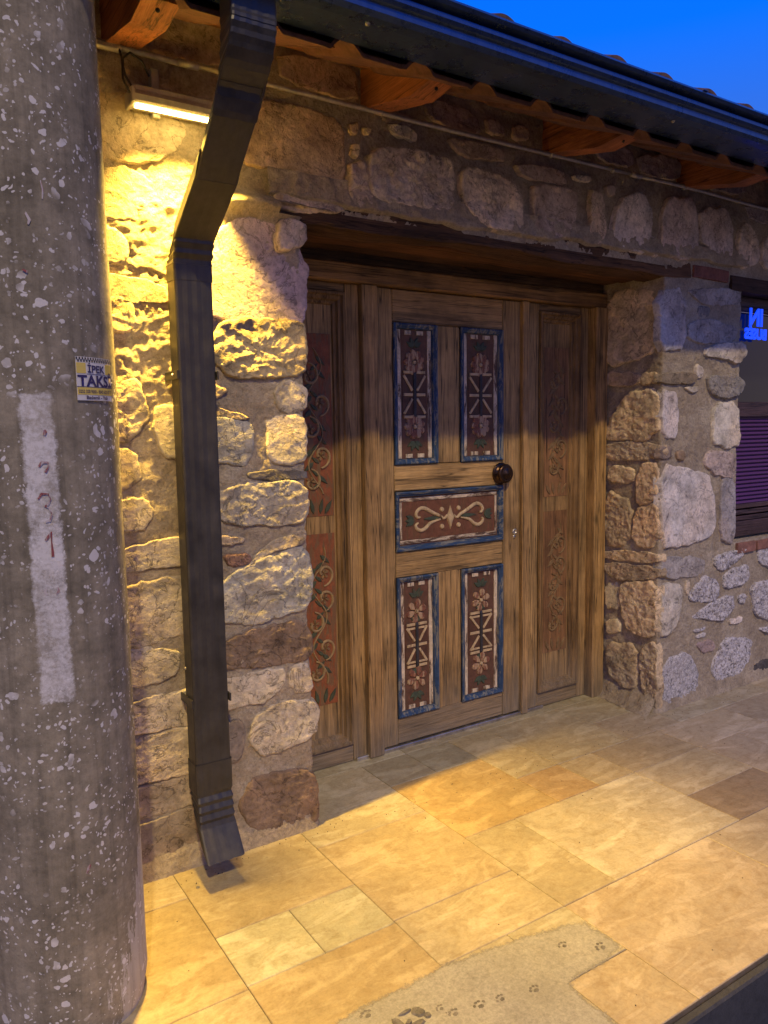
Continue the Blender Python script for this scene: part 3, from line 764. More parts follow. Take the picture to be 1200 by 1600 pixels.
# ------------------------------------------------------------------ eaves: rafters, boards, tiles
RX = [-.28 + .94 * i for i in range(8)]
for i, x in enumerate(RX):
    prof = [(.6, 3.14), (.6, 2.875), (0.0, 2.746), (-.315, 2.680), (-.44, 2.692), (-.44, 2.89 - .44 * .42 - .002), (0, 2.888)]
    rft = prism('rafter', prof, x, x + .10, M_raft, bld, (1 + random.uniform(-.12, .1),) * 3)
    if .5 < x < 2.8:
        tube('nail_hole', [(x + .05, -.398, 2.6855), (x + .05, -.402, 2.6835)], .006, M_rub, rft, 8)
def soff(y): return 2.89 + .42 * y
for k in range(6):
    y0 = -.385 + .115 * k; y1 = y0 + .112
    vs = [(-1.2, y0, soff(y0)), (6.6, y0, soff(y0)), (6.6, y1, soff(y1)), (-1.2, y1, soff(y1))]
    vs += [(a, b_, c + .018) for a, b_, c in vs]
    mesh('soffit_board', vs, [(0, 1, 2, 3)[::-1], (4, 5, 6, 7), (0, 1, 5, 4), (2, 3, 7, 6), (1, 2, 6, 5), (3, 0, 4, 7)], M_soff, bld, (1 + random.uniform(-.15, .1),) * 3)
box('fascia_board', -1.2, 6.6, -.523, -.511, 2.686, 2.812, M_dkwood, bld, .002)
# clay tile: flat pan with a roll on its right side
def clay_tile(L=.36, pitch=.265, th=.014, hh=.036):
    xs = []; n = 34
    for i in range(n + 1):
        u = i / n; x = u * (pitch + .004)
        a = (x - .07) / .052
        h = hh * math.cos(a * math.pi / 2) ** .75 if abs(a) < 1 else 0.0
        xs.append((x, h))
    vs = []; fs = []
    for yy in (0, L):
        for x, h in xs: vs.append((x, yy, h + yy * .42))
        for x, h in xs: vs.append((x, yy, h - th + yy * .42))
    m = n + 1
    for i in range(n):
        fs += [(i, i + 1, 2 * m + i + 1, 2 * m + i), (m + i + 1, m + i, 3 * m + i, 3 * m + i + 1), (i + 1, i, m + i, m + i + 1), (2 * m + i, 2 * m + i + 1, 3 * m + i + 1, 3 * m + i)]
    fs += [(0, 2 * m, 3 * m, m), (n, m + n, 3 * m + n, 2 * m + n)]
    me = bpy.data.meshes.new('roof_tile'); me.from_pydata(vs, [], fs); me.update(); me.materials.append(M_clay); return me
TM = clay_tile()
roof = empty('roof', parent=bld)
vs = [(-1.2, -.509, 2.716), (6.6, -.509, 2.716), (6.6, 2.0, 3.77), (-1.2, 2.0, 3.77)]
mesh('roof_deck', vs + [(a, b_, c + .02) for a, b_, c in vs], [(3, 2, 1, 0), (4, 5, 6, 7), (0, 1, 5, 4), (2, 3, 7, 6), (1, 2, 6, 5), (3, 0, 4, 7)], M_dkwood, roof)
TM2 = clay_tile(hh=.020)
def tile_row(y, z, tone, n0=-4, n1=20, x_off=1.145, TM=TM):
    for k in range(n0, n1):
        o = bpy.data.objects.new('roof_tile', TM); C.objects.link(o); o.parent = roof
        x = x_off + .265 * k
        o.location = (x, y + random.uniform(-.004, .004), z + random.uniform(-.002, .002))
        g = random.uniform(.8, 1.15); o.color = (tone[0] * g, tone[1] * g, tone[2] * g, 1)
tile_row(-.515, 2.668, (.13, .06, .045), x_off=1.165)
for r in range(5):
    tile_row(-.63 + .30 * r, 2.828 + .13 * r, (.11, .06, .05), x_off=1.15, TM=TM2)

# ------------------------------------------------------------------ gutter
gut = empty('rain_gutter'); tag(gut, 'long dark metal rain gutter running along the tiled eaves', 'gutter')
outer = [(-.524, 2.80), (-.524, 2.683), (-.655, 2.676), (-.690, 2.677), (-.701, 2.686), (-.701, 2.706), (-.713, 2.711), (-.720, 2.718), (-.720, 2.728), (-.708, 2.734), (-.706, 2.740), (-.722, 2.744), (-.738, 2.746), (-.744, 2.752), (-.738, 2.760), (-.722, 2.761)]
inner = []
for i, (y, z) in enumerate(outer):
    a = Vector(outer[max(i - 1, 0)]); b_ = Vector(outer[min(i + 1, len(outer) - 1)]); d = (b_ - a).normalized()
    inner.append((y + -d.y * .003, z + d.x * .003)) if False else inner.append((y - d.y * .003, z + d.x * .003))
x = -1.2; segs = [-1.2, .55, 2.55, 4.55, 6.6]
for a, b_ in zip(segs, segs[1:]): prism('gutter_section', outer + inner[::-1], a + .0008, b_ - .0008, M_gut, gut)
for xx in (.10, 1.30, 2.62, 4.0, 5.3): box('gutter_strap', xx, xx + .022, -.745, -.53, 2.7635, 2.7665, M_gut, gut, 0)
for xx in (.5, 1.22, 2.56, 4.56):
    bm = bmesh.new(); bmesh.ops.create_uvsphere(bm, u_segments=10, v_segments=6, radius=.008, matrix=Matrix.Translation((xx, -.655, 2.674)))
    from_bm('rivet', bm, M_steel, gut)

# ------------------------------------------------------------------ downpipe
dp = empty('downpipe', (0, 0, 0)); tag(dp, 'dark square metal downpipe bending back to the lit stone wall left of the door', 'downpipe')
def duct(name, stations, parent=dp, X=.8825):
    # stations: (Y, z, tilt, halfwidth, halfdepth); tilt = angle of the section plane
    vs = []; fs = []; rib = .0016
    base = []
    def sect(hw, hd):
        pr = []
        r = .008
        for cx_, cy_, a0 in ((hw - r, hd - r, 0), (-hw + r, hd - r, 90), (-hw + r, -hd + r, 180), (hw - r, -hd + r, 270)):
            for k in range(3):
                a = math.radians(a0 + 45 * k); pr.append((cx_ + r * math.cos(a), cy_ + r * math.sin(a)))
            if a0 == 180 or a0 == 0:      # fine pressed grooves on front and back
                s = 1 if a0 == 0 else -1
                n = 7
                for q in range(1, n):
                    u = (1 - 2 * q / n) * s
                    pr.append((u * (hw - r), s * (hd - (rib if q % 2 else 0))))
        return pr
    m = None
    for Y, z, tl, hw, hd in stations:
        s = sect(hw, hd); m = len(s)
        for a, b_ in s: vs.append((X + a, Y + b_ * math.cos(tl), z + b_ * math.sin(tl)))
    for i in range(len(stations) - 1):
        for k in range(m): fs.append((i * m + k, i * m + (k + 1) % m, (i + 1) * m + (k + 1) % m, (i + 1) * m + k))
    o = mesh(name, vs, fs, M_pipe, parent)
    bm = bmesh.new(); bm.from_mesh(o.data); bmesh.ops.recalc_face_normals(bm, faces=bm.faces); bm.to_mesh(o.data); bm.free()
    sd = o.modifiers.new('t', 'SOLIDIFY'); sd.thickness = .0018; sd.offset = -1
    return o
W2, D2 = .064, .042
def elbow(p0, a0, p1, a1, n=5, corr=.004, flip=False):
    st = []
    for i in range(2 * n + 1):
        f = i / (2 * n); c = corr if i % 2 else 0
        Y = p0[0] + (p1[0] - p0[0]) * f; z = p0[1] + (p1[1] - p0[1]) * f; tl = a0 + (a1 - a0) * f
        st.append((Y, z, tl, W2 + .001 - c * .6, D2 + .001 - c))
    return st
AN = math.atan2(.46, .31)       # slope of the slanting run
T = math.radians(-55)
duct('pipe_section', [(-.605, 2.72, 0, W2, D2), (-.605, 2.60, 0, W2, D2)])
bend = []
for k in range(13):
    f = k / 12; an = T * f; Rb = .21
    bend.append((-.605 + Rb * (1 - math.cos(an)), 2.615 + Rb * math.sin(an), an, W2 + .0015 - (.0022 if k % 2 else 0), D2 + .0015 - (.0028 if k % 2 else 0)))
duct('pipe_elbow', bend)
eb = bend[-1]
duct('pipe_section', [(eb[0] - .006, eb[1] + .004, T, W2 - .001, D2 - .001), (-.36, 2.312, T, W2 - .001, D2 - .001)])
duct('pipe_section', [(-.365, 2.316, T, W2 + .002, D2 + .002), (-.125, 2.170, T, W2 + .002, D2 + .002)])
duct('pipe_elbow', elbow((-.128, 2.172), T, (-.072, 2.085), 0, 4, .006))
duct('pipe_section', [(-.072, 2.087, 0, W2 + .001, D2 + .001), (-.072, 2.035, 0, W2 + .001, D2 + .001)])
duct('pipe_section', [(-.072, 2.045, 0, W2 - .001, D2 - .001), (-.072, .40, 0, W2 - .001, D2 - .001)])
duct('pipe_section', [(-.072, .415, 0, W2 + .002, D2 + .002), (-.072, .31, 0, W2 + .002, D2 + .002)])
duct('pipe_elbow', elbow((-.072, .312), 0, (-.098, .215), math.radians(38), 4, .006))
duct('pipe_outlet', [(-.098, .217, math.radians(38), W2 + .001, D2 + .001), (-.165, .125, math.radians(38), W2 + .003, D2 + .003)])
for z in (1.72, .62):
    box('pipe_bracket', .812, .818, -.118, .03, z, z + .028, M_pipe, dp, .001)
    box('pipe_bracket', .947, .953, -.118, .03, z, z + .028, M_pipe, dp, .001)
for q in ((.811, -.075, 1.735), (.811, -.07, .75)):
    bm = bmesh.new(); bmesh.ops.create_uvsphere(bm, u_segments=8, v_segments=6, radius=.005, matrix=Matrix.Translation(q)); from_bm('screw', bm, M_steel, dp)

# ------------------------------------------------------------------ conduit along the wall
cd = empty('electric_conduit'); tag(cd, 'thin grey conduit clipped along the wall just under the rafters', 'conduit')
xs = [-1.1, .92, 3.12, 4.6, 6.4]
for a, b_ in zip(xs, xs[1:]):
    tube('conduit_pipe', [(a + (b_ - a) * k / 6, -.034 + .003 * math.sin(k * 1.3 + a), 2.735 + .004 * math.sin(k + a * 2)) for k in range(7)], .0095, M_gal, cd, 10)
for a in xs[1:-1]: tube('conduit_coupler', [(a - .035, -.034, 2.735), (a + .035, -.034, 2.735)], .0125, M_gal, cd, 12)
for a in (.35, .70, 1.66, 2.55, 2.95, 3.48, 3.95, 4.9): 
    tube('conduit_clip', [(a, -.034, 2.735), (a + .012, -.034, 2.735)], .0135, M_gal, cd, 12)
# flexible ribbed hose at the left end
tube('flexible_hose', [(.44 + .0045 * k, -.034, 2.728) for k in range(60)], [.0125 if k % 2 else .0098 for k in range(60)], M_gal, cd, 10)

# ------------------------------------------------------------------ wall lamp (lit)
lamp = empty('wall_washer_lamp'); tag(lamp, 'lit yellow LED bar lamp fixed high on the wall behind the bent downpipe', 'lamp')
LX0, LX1, LZ = .715, 1.0, 2.566
prof = [(-.022, 2.628), (-.022, 2.565), (-.030, 2.560), (-.092, 2.560), (-.098, 2.566), (-.098, 2.584), (-.088, 2.600)]
prism('housing', prof, LX0 + .012, LX1 - .012, M_lampm, lamp)
for k in range(5):
    yy = -.084 + .013 * k; z1 = 2.602 + .006 * k
    box('cooling_fin', LX0 + .02, LX1 - .02, yy, yy + .003, z1 - .012, z1 + .012, M_lampm, lamp, 0)
for xx in (LX0, LX1 - .012): box('end_cap', xx, xx + .012, -.101, -.020, 2.556, 2.604, M_lampm, lamp, .003)
M_led = plain('glowing_led_strip', (1, .9, .6), .4, (1, .72, .24), 20)
nl = 12
strip_o = box('led_cover', LX0 + .018, LX1 - .018, -.090, -.060, 2.5535, 2.5585, M_led, lamp, .0015)
for k in range(nl):
    xx = LX0 + .03 + (LX1 - LX0 - .06) * (k + .5) / nl
    bm = bmesh.new(); bmesh.ops.create_uvsphere(bm, u_segments=10, v_segments=6, radius=.010, matrix=Matrix.Translation((xx, -.075, 2.5555)) @ Matrix.Scale(.55, 4, (0, 0, 1)))
    from_bm('led_lens', bm, M_led, lamp, smooth=True)
tube('power_cable', [(.735, -.06, 2.605), (.705, -.075, 2.64), (.70, -.08, 2.685), (.725, -.07, 2.71), (.765, -.055, 2.70), (.79, -.042, 2.665)], .0035, M_rub, lamp, 8)
tube('power_cable', [(.71, -.10, 2.58), (.694, -.09, 2.62), (.70, -.07, 2.66), (.705, -.05, 2.70), (.70, -.04, 2.728)], .0035, M_rub, lamp, 8)
box('lamp_bracket', .80, .825, -.030, .004, 2.55, 2.70, M_lampm, lamp, .002)
al = bpy.data.lights.new('lamp_light', 'AREA'); al.shape = 'RECTANGLE'; al.size = LX1 - LX0 - .05; al.size_y = .03
al.energy = 96; al.color = (1.0, .61, .085); al.spread = math.radians(92)
ao = bpy.data.objects.new('lamp_light', al); C.objects.link(ao); ao.parent = lamp
ao.location = ((LX0 + LX1) / 2, -.064, 2.548); ao.rotation_euler = (math.radians(-19), 0, 0)

# ------------------------------------------------------------------ the door set
DY = .41                         # front plane of the door leaf
door = empty('door', parent=bld)
frame = empty('door_frame', parent=bld)
def vboard(name, x0, x1, y0, z0, z1, par, th=.04, col=(1, 1, 1), bev=.003): return box(name, x0, x1, y0, y0 + th, z0, z1, M_woodz, par, bev, col, 1, .0008)
def hboard(name, x0, x1, y0, z0, z1, par, th=.04, col=(1, 1, 1), bev=.003): return box(name, x0, x1, y0, y0 + th, z0, z1, M_woodx, par, bev, col, 1, .0008)
W1 = (1, 1, 1)
vboard('stile', 1.909, 2.000, DY, .022, 2.184, door, col=(.95, .92, .9))
vboard('stile', 2.672, 2.790, DY, .022, 2.184, door, col=(.88, .85, .82))
hboard('rail', 2.0025, 2.6695, DY + .001, 2.037, 2.184, door, col=(.9, .85, .85))
hboard('rail', 2.0025, 2.6695, DY + .001, 1.254, 1.378, door, col=(1.25, 1.2, 1.1))
hboard('rail', 2.0025, 2.6695, DY + .001, .843, .964, door, col=(.98, .95, .9))
hboard('rail', 2.0025, 2.6695, DY + .001, .024, .150, door, col=(.85, .82, .8))
vboard('stile', 2.256, 2.394, DY + .002, 1.3800, 2.0350, door, col=(.95, .93, .92))
vboard('stile', 2.250, 2.392, DY + .002, .1512, .8418, door, col=(1.05, 1.0, .95))

def ringframe(name, x0, x1, z0, z1, prof, mt, par, col=W1):
    # mitred moulding; prof = [(inset, Y)]
    vs = []; fs = []; m = len(prof)
    for k, (sx_, sz_) in enumerate(((0, 0), (1, 0), (1, 1), (0, 1))):
        for ins, Y in prof:
            vs.append(((x1 - ins) if sx_ else (x0 + ins), Y, (z1 - ins) if sz_ else (z0 + ins)))
    for k in range(4):
        a = k * m; b_ = ((k + 1) % 4) * m
        for i in range(m - 1): fs.append((a + i, b_ + i, b_ + i + 1, a + i + 1))
    bm = bmesh.new(); bv = [bm.verts.new(v) for v in vs]
    for f in fs: bm.faces.new([bv[i] for i in f])
    bmesh.ops.recalc_face_normals(bm, faces=bm.faces)
    # face the viewer side (-Y)
    if sum(f.normal.y * f.calc_area() for f in bm.faces) > 0: bmesh.ops.reverse_faces(bm, faces=bm.faces)
    me = bpy.data.meshes.new(name); bm.to_mesh(me); bm.free(); me.materials.append(mt)
    o = bpy.data.objects.new(name, me); C.objects.link(o); o.parent = par; o.color = (*col, 1); return o

def plates(name, polys, y, h, mt, par, inset=.78, col=W1):
    """raised carved pieces: each polygon (x,z) becomes a chamfered plate standing h proud of plane y"""
    if name in ('carved_dentil', 'carved_leaf', 'carved_bar', 'carved_berry') and len(polys) > 1:
        for P in polys: plates(name, [P], y, h, mt, par, inset, col)
        return
    vs = []; fs = []
    for P in polys:
        n = len(P); b0 = len(vs); c = sum((Vector(p) for p in P), Vector((0, 0))) / n
        for p in P: vs.append((p[0], y + .001, p[1]))
        for p in P: q = c + (Vector(p) - c) * (.5 + inset / 2); vs.append((q.x, y - h * .8, q.y))
        for p in P: q = c + (Vector(p) - c) * inset * .8; vs.append((q.x, y - h, q.y))
        vs.append((c.x, y - h * .85, c.y))
        for i in range(n):
            j = (i + 1) % n
            fs += [(b0 + i, b0 + j, b0 + n + j, b0 + n + i), (b0 + n + i, b0 + n + j, b0 + 2 * n + j, b0 + 2 * n + i), (b0 + 2 * n + i, b0 + 2 * n + j, b0 + 3 * n)]
    bm = bmesh.new(); bv = [bm.verts.new(v) for v in vs]
    for f in fs: bm.faces.new([bv[i] for i in f])
    return from_bm(name, bm, mt, par, col, smooth=False)
def petal(cx_, cz, ang, L, wd, r0=.1):
    ca, sa = math.cos(ang), math.sin(ang)
    pts = [(r0 * L, 0), (.35 * L, .30 * wd), (.65 * L, .5 * wd), (.9 * L, .36 * wd), (1.0 * L, .0), (.9 * L, -.36 * wd), (.65 * L, -.5 * wd), (.35 * L, -.30 * wd)]
    return [(cx_ + a * ca - b_ * sa, cz + a * sa + b_ * ca) for a, b_ in pts]
def leafp(cx_, cz, ang, L, wd):
    ca, sa = math.cos(ang), math.sin(ang)
    pts = [(0, 0), (.25 * L, .45 * wd), (.5 * L, .5 * wd), (.8 * L, .25 * wd), (L, 0), (.8 * L, -.25 * wd), (.5 * L, -.5 * wd), (.25 * L, -.45 * wd)]
    return [(cx_ + a * ca - b_ * sa, cz + a * sa + b_ * ca) for a, b_ in pts]
def disc(cx_, cz, r, n=10): return [(cx_ + r * math.cos(2 * math.pi * k / n), cz + r * math.sin(2 * math.pi * k / n)) for k in range(n)]
def rect(x0, x1, z0, z1): return [(x0, z0), (x1, z0), (x1, z1), (x0, z1)]
def bar(p, q, wd):
    p, q = Vector(p), Vector(q); d = (q - p).normalized(); n = Vector((-d.y, d.x)) * wd / 2
    return [tuple(p + n), tuple(p - n), tuple(q - n), tuple(q + n)]
def ribbon(name, curves, y, h, mt, par, col=W1):
    """half-round carved strands; curves = [(points, width function)]"""
    if len(curves) > 1:
        for c_ in curves: ribbon(name, [c_], y, h, mt, par, col)
        return
    vs = []; fs = []
    for pts, wf in curves:
        pts = [Vector(p) for p in pts]; m = len(pts); b0 = len(vs)
        for i, p in enumerate(pts):
            t_ = (pts[min(i + 1, m - 1)] - pts[max(i - 1, 0)]).normalized(); n = Vector((-t_.y, t_.x)); wd = wf(i / (m - 1)) / 2
            for a, hh in ((-1, -.001), (-.72, .75), (0, 1), (.72, .75), (1, -.001)):
                q = p + n * wd * a; vs.append((q.x, y - (h * hh if hh > 0 else hh), q.y))
        for i in range(m - 1):
            for k in range(4): fs.append((b0 + i * 5 + k, b0 + i * 5 + k + 1, b0 + (i + 1) * 5 + k + 1, b0 + (i + 1) * 5 + k))
    bm = bmesh.new(); bv = [bm.verts.new(v) for v in vs]
    for f in fs: bm.faces.new([bv[i] for i in f])
    bmesh.ops.recalc_face_normals(bm, faces=bm.faces)
    if sum(f.normal.y * f.calc_area() for f in bm.faces) > 0: bmesh.ops.reverse_faces(bm, faces=bm.faces)
    me = bpy.data.meshes.new(name); bm.to_mesh(me); bm.free(); me.materials.append(mt)
    me.polygons.foreach_set('use_smooth', [True] * len(me.polygons))
    o = bpy.data.objects.new(name, me); C.objects.link(o); o.parent = par; o.color = (*col, 1); return o
def spiral(cx_, cz, r0, r1, a0, a1, n=18):
    return [(cx_ + (r0 + (r1 - r0) * k / n) * math.cos(a0 + (a1 - a0) * k / n), cz + (r0 + (r1 - r0) * k / n) * math.sin(a0 + (a1 - a0) * k / n)) for k in range(n + 1)]

BOL = [(0, DY - .001), (.002, DY - .009), (.007, DY - .012), (.014, DY - .008), (.018, DY - .003), (.023, DY - .001), (.027, DY + .014)]
def tall_panel(x0, x1, z0, z1, petals, motif):
    ringframe('moulding', x0 + .0015, x1 - .0015, z0 + .0015, z1 - .0015, BOL, M_blue_z, door)
    a0, a1, b0, b1 = x0 + .029, x1 - .029, z0 + .029, z1 - .029
    yb = DY + .014
    box('panel', a0 - .02, a1 + .02, yb, yb + .012, b0 - .02, b1 + .02, M_ground, door, 0)
    # cream flaking strips round the field
    s = .022
    bm = bmesh.new()
    bbox_bm(bm, a0, a0 + s, yb - .004, yb + .003, b0, b1, .0015); bbox_bm(bm, a1 - s, a1, yb - .004, yb + .003, b0, b1, .0015)
    from_bm('painted_border', bm, M_cream_z, door)
    i0, i1 = a0 + s + .003, a1 - s - .003; cx_ = (i0 + i1) / 2; wd = i1 - i0
    # dentils
    k = wd / 3.4
    dn = []
    for zz in (b0 + .002, b1 - .024):
        dn += [rect(cx_ - wd * .36, cx_ - wd * .10, zz, zz + .020), rect(cx_ + wd * .10, cx_ + wd * .36, zz, zz + .020)]
    plates('carved_dentil', dn, yb, .006, M_cream_z, door, .9)
    H = b1 - b0; zc = (b0 + b1) / 2
    # leaf sprays at both ends
    for zz, s_ in ((b1 - .055, 1), (b0 + .055, -1)):
        lv = []
        for a in (-1.05, -.45, .45, 1.05):
            lv.append(leafp(cx_, zz - .026 * s_, math.pi / 2 * s_ - a * s_, .052, .024))
        plates('carved_leaf', lv, yb, .006, M_green, door, .7)
    for zz in (b1 - .150, b0 + .150):
        pt = [petal(cx_, zz, 2 * math.pi * k / petals + .3, min(.062, wd * .56), .036) for k in range(petals)]
        plates('carved_flower', pt, yb, .008, M_redp, door, .72)
        plates('flower_centre', [disc(cx_, zz, .010)], yb - .004, .007, M_sand, door, .6)
    # small leaves between flower and motif
    for s_ in (1, -1):
        lv = [leafp(cx_, zc + s_ * .120, math.pi / 2 * s_ - a, .038, .020) for a in (-1.2, 1.2, -.6, .6)]
        plates('carved_leaf', lv, yb, .005, M_green, door, .7)
    # geometric centre
    hh = .112
    plates('carved_block', [rect(cx_ - wd * .47, cx_ + wd * .47, zc - hh, zc + hh)], yb, .0035, M_ground, door, .97, (.75, .75, .75))
    y2 = yb - .0036
    bars = []
    for s_ in (-1, 1):
        xa, xb_ = cx_ + s_ * .010, cx_ + s_ * wd * .42
        bars += [bar((xa, zc), (xb_, zc), .014)]
        for q in (-1, 1):
            bars += [bar((xa + s_ * .003, zc + q * .018), (xb_, zc + q * (hh - .022)), .012)]
            bars += [bar((xa, zc + q * (hh - .008)), (xb_, zc + q * (hh - .008)), .013)]
            if motif: bars += [bar((xa, zc + q * (hh - .028)), (xb_, zc + q * (hh - .028)), .010)]
    plates('carved_bar', bars, y2, .005, M_sand, door, .85)
    plates('carved_spine', [rect(cx_ - .008, cx_ + .008, zc - hh, zc + hh)], y2, .007, M_darkg, door, .8)
tall_panel(2.000, 2.256, 1.378, 2.037, 9, False)
tall_panel(2.394, 2.672, 1.378, 2.037, 9, False)
tall_panel(2.000, 2.250, .150, .843, 6, True)
tall_panel(2.392, 2.672, .150, .843, 6, True)
# the wide middle panel with its scrolls
x0, x1, z0, z1 = 2.0, 2.672, .964, 1.254
ringframe('moulding', x0 + .0015, x1 - .0015, z0 + .0015, z1 - .0015, BOL, M_blue_x, door)
yb = DY + .014
box('panel', x0 + .014, x1 - .014, yb, yb + .012, z0 + .014, z1 - .014, M_ground, door, 0, (1.3, 1.15, 1.0))
bm = bmesh.new()
bbox_bm(bm, x0 + .034, x1 - .034, yb - .004, yb + .003, z0 + .034, z0 + .052, .0015); bbox_bm(bm, x0 + .034, x1 - .034, yb - .004, yb + .003, z1 - .052, z1 - .034, .0015)
from_bm('painted_border', bm, M_cream_x, door)
bm = bmesh.new()
bbox_bm(bm, x0 + .034, x0 + .046, yb - .004, yb + .003, z0 + .054, z1 - .054, .0015); bbox_bm(bm, x1 - .046, x1 - .034, yb - .004, yb + .003, z0 + .054, z1 - .054, .0015)
from_bm('painted_border', bm, M_cream_z, door)
cx_, cz = 2.338, 1.109
cur = []
for s_ in (-1, 1):
    top = [(cx_ + s_ * a, cz + b_) for a, b_ in ((.020, .012), (.040, -.004), (.062, .010), (.090, .022), (.120, .036), (.150, .052), (.178, .056), (.200, .044), (.208, .026), (.198, .012), (.184, .014))]
    bot = [(cx_ + s_ * a, cz - b_) for a, b_ in ((.062, .006), (.095, .012), (.125, .022), (.150, .042), (.178, .052), (.202, .042), (.210, .024), (.196, .014))]
    def sm(p):
        p = [Vector(q) for q in p]; o = []
        for i in range(len(p) - 1):
            a, b_, c, d = p[max(i - 1, 0)], p[i], p[i + 1], p[min(i + 2, len(p) - 1)]
            for k in range(4):
                f = k / 4; o.append(.5 * ((2 * b_) + (c - a) * f + (2 * a - 5 * b_ + 4 * c - d) * f * f + (3 * b_ - a - 3 * c + d) * f ** 3))
        return o + [p[-1]]
    cur += [(sm(top), lambda f: .010 + .010 * math.sin(math.pi * f)), (sm(bot), lambda f: .008 + .012 * math.sin(math.pi * f))]
ribbon('carved_scroll', cur, yb, .008, M_sand, door)
loz = [(cx_ - .026, cz), (cx_ - .012, cz + .028), (cx_, cz + .062), (cx_ + .012, cz + .028), (cx_ + .026, cz), (cx_ + .012, cz - .028), (cx_, cz - .062), (cx_ - .012, cz - .028)]
plates('carved_lozenge', [loz], yb, .009, M_sand, door, .6)
plates('carved_berry', [disc(cx_ + s_ * .052, cz + q * .042, .013) for s_ in (-1, 1) for q in (-1, 1)], yb, .008, M_sand, door, .6)
lv = []
for s_ in (-1, 1):
    a = 0 if s_ > 0 else math.pi
    for da in (-.45, 0, .45): lv.append(leafp(cx_ + s_ * .215, cz, a + da, .060, .026))
    lv.append(leafp(cx_ + s_ * .06, cz + .002, a, .11, .020))
plates('carved_leaf', lv, yb, .006, M_green, door, .7)
# knob, keyhole
def lathe(name, c, prof, mt, par, n=28):
    vs = []; fs = []
    for r, d in prof:
        for k in range(n):
            a = 2 * math.pi * k / n; vs.append((c[0] + r * math.cos(a), c[1] - d, c[2] + r * math.sin(a)))
    for i in range(len(prof) - 1):
        for k in range(n): fs.append((i * n + k, i * n + (k + 1) % n, (i + 1) * n + (k + 1) % n, (i + 1) * n + k))
    fs.append(tuple(range((len(prof) - 1) * n, len(prof) * n)))
    bm = bmesh.new(); bv = [bm.verts.new(v) for v in vs]
    for f in fs: bm.faces.new([bv[i] for i in f])
    return from_bm(name, bm, mt, par, smooth=True)
lathe('door_knob', (2.655, DY, 1.312), [(.054, 0), (.056, .005), (.050, .009), (.040, .010), (.038, .014), (.030, .017), (.028, .024), (.034, .028), (.046, .031), (.050, .039), (.045, .047), (.036, .050), (.033, .048), (.026, .053), (.016, .055), (.012, .059), (.004, .061)], M_brass, door)
lathe('keyhole_plate', (2.752, DY, 1.002), [(.016, 0), (.016, .004), (.012, .006), (.008, .0062), (.008, .003), (.0005, .003)], M_steel, door, 18)
lathe('keyhole_plate', (2.750, DY, .976), [(.010, 0), (.010, .003), (.005, .004), (.0005, .004)], M_steel, door, 14)

box('back_board', 1.25, 3.45, DY + .075, DY + .095, -.01, 2.42, M_old, frame, 0, (.3, .3, .3))
# fixed frame: head, posts, outer jambs
hboard('frame_head', 1.30, 3.402, DY - .040, 2.188, 2.268, frame, .09, (.72, .62, .6), .006)
hboard('frame_head', 1.30, 3.402, DY - .012, 2.270, 2.325, frame, .06, (.45, .4, .42), .006)
vboard('post', 1.825, 1.907, DY - .026, .002, 2.187, frame, .07, (1.0, .93, .88), .004)
vboard('post', 2.793, 2.838, DY - .020, .002, 2.187, frame, .06, (1.0, .93, .88), .004)
vboard('outer_jamb', 3.300, 3.392, DY - .055, -.003, 2.187, frame, .09, (1.05, .98, .9), .004)
vboard('outer_jamb', 1.30, 1.392, DY - .055, .0, 2.187, frame, .09, (1.0, .95, .9), .004)
box('threshold', 1.76, 2.96, DY - .012, DY + .09, -.002, .018, M_steel, frame, .003, (.5, .5, .5))

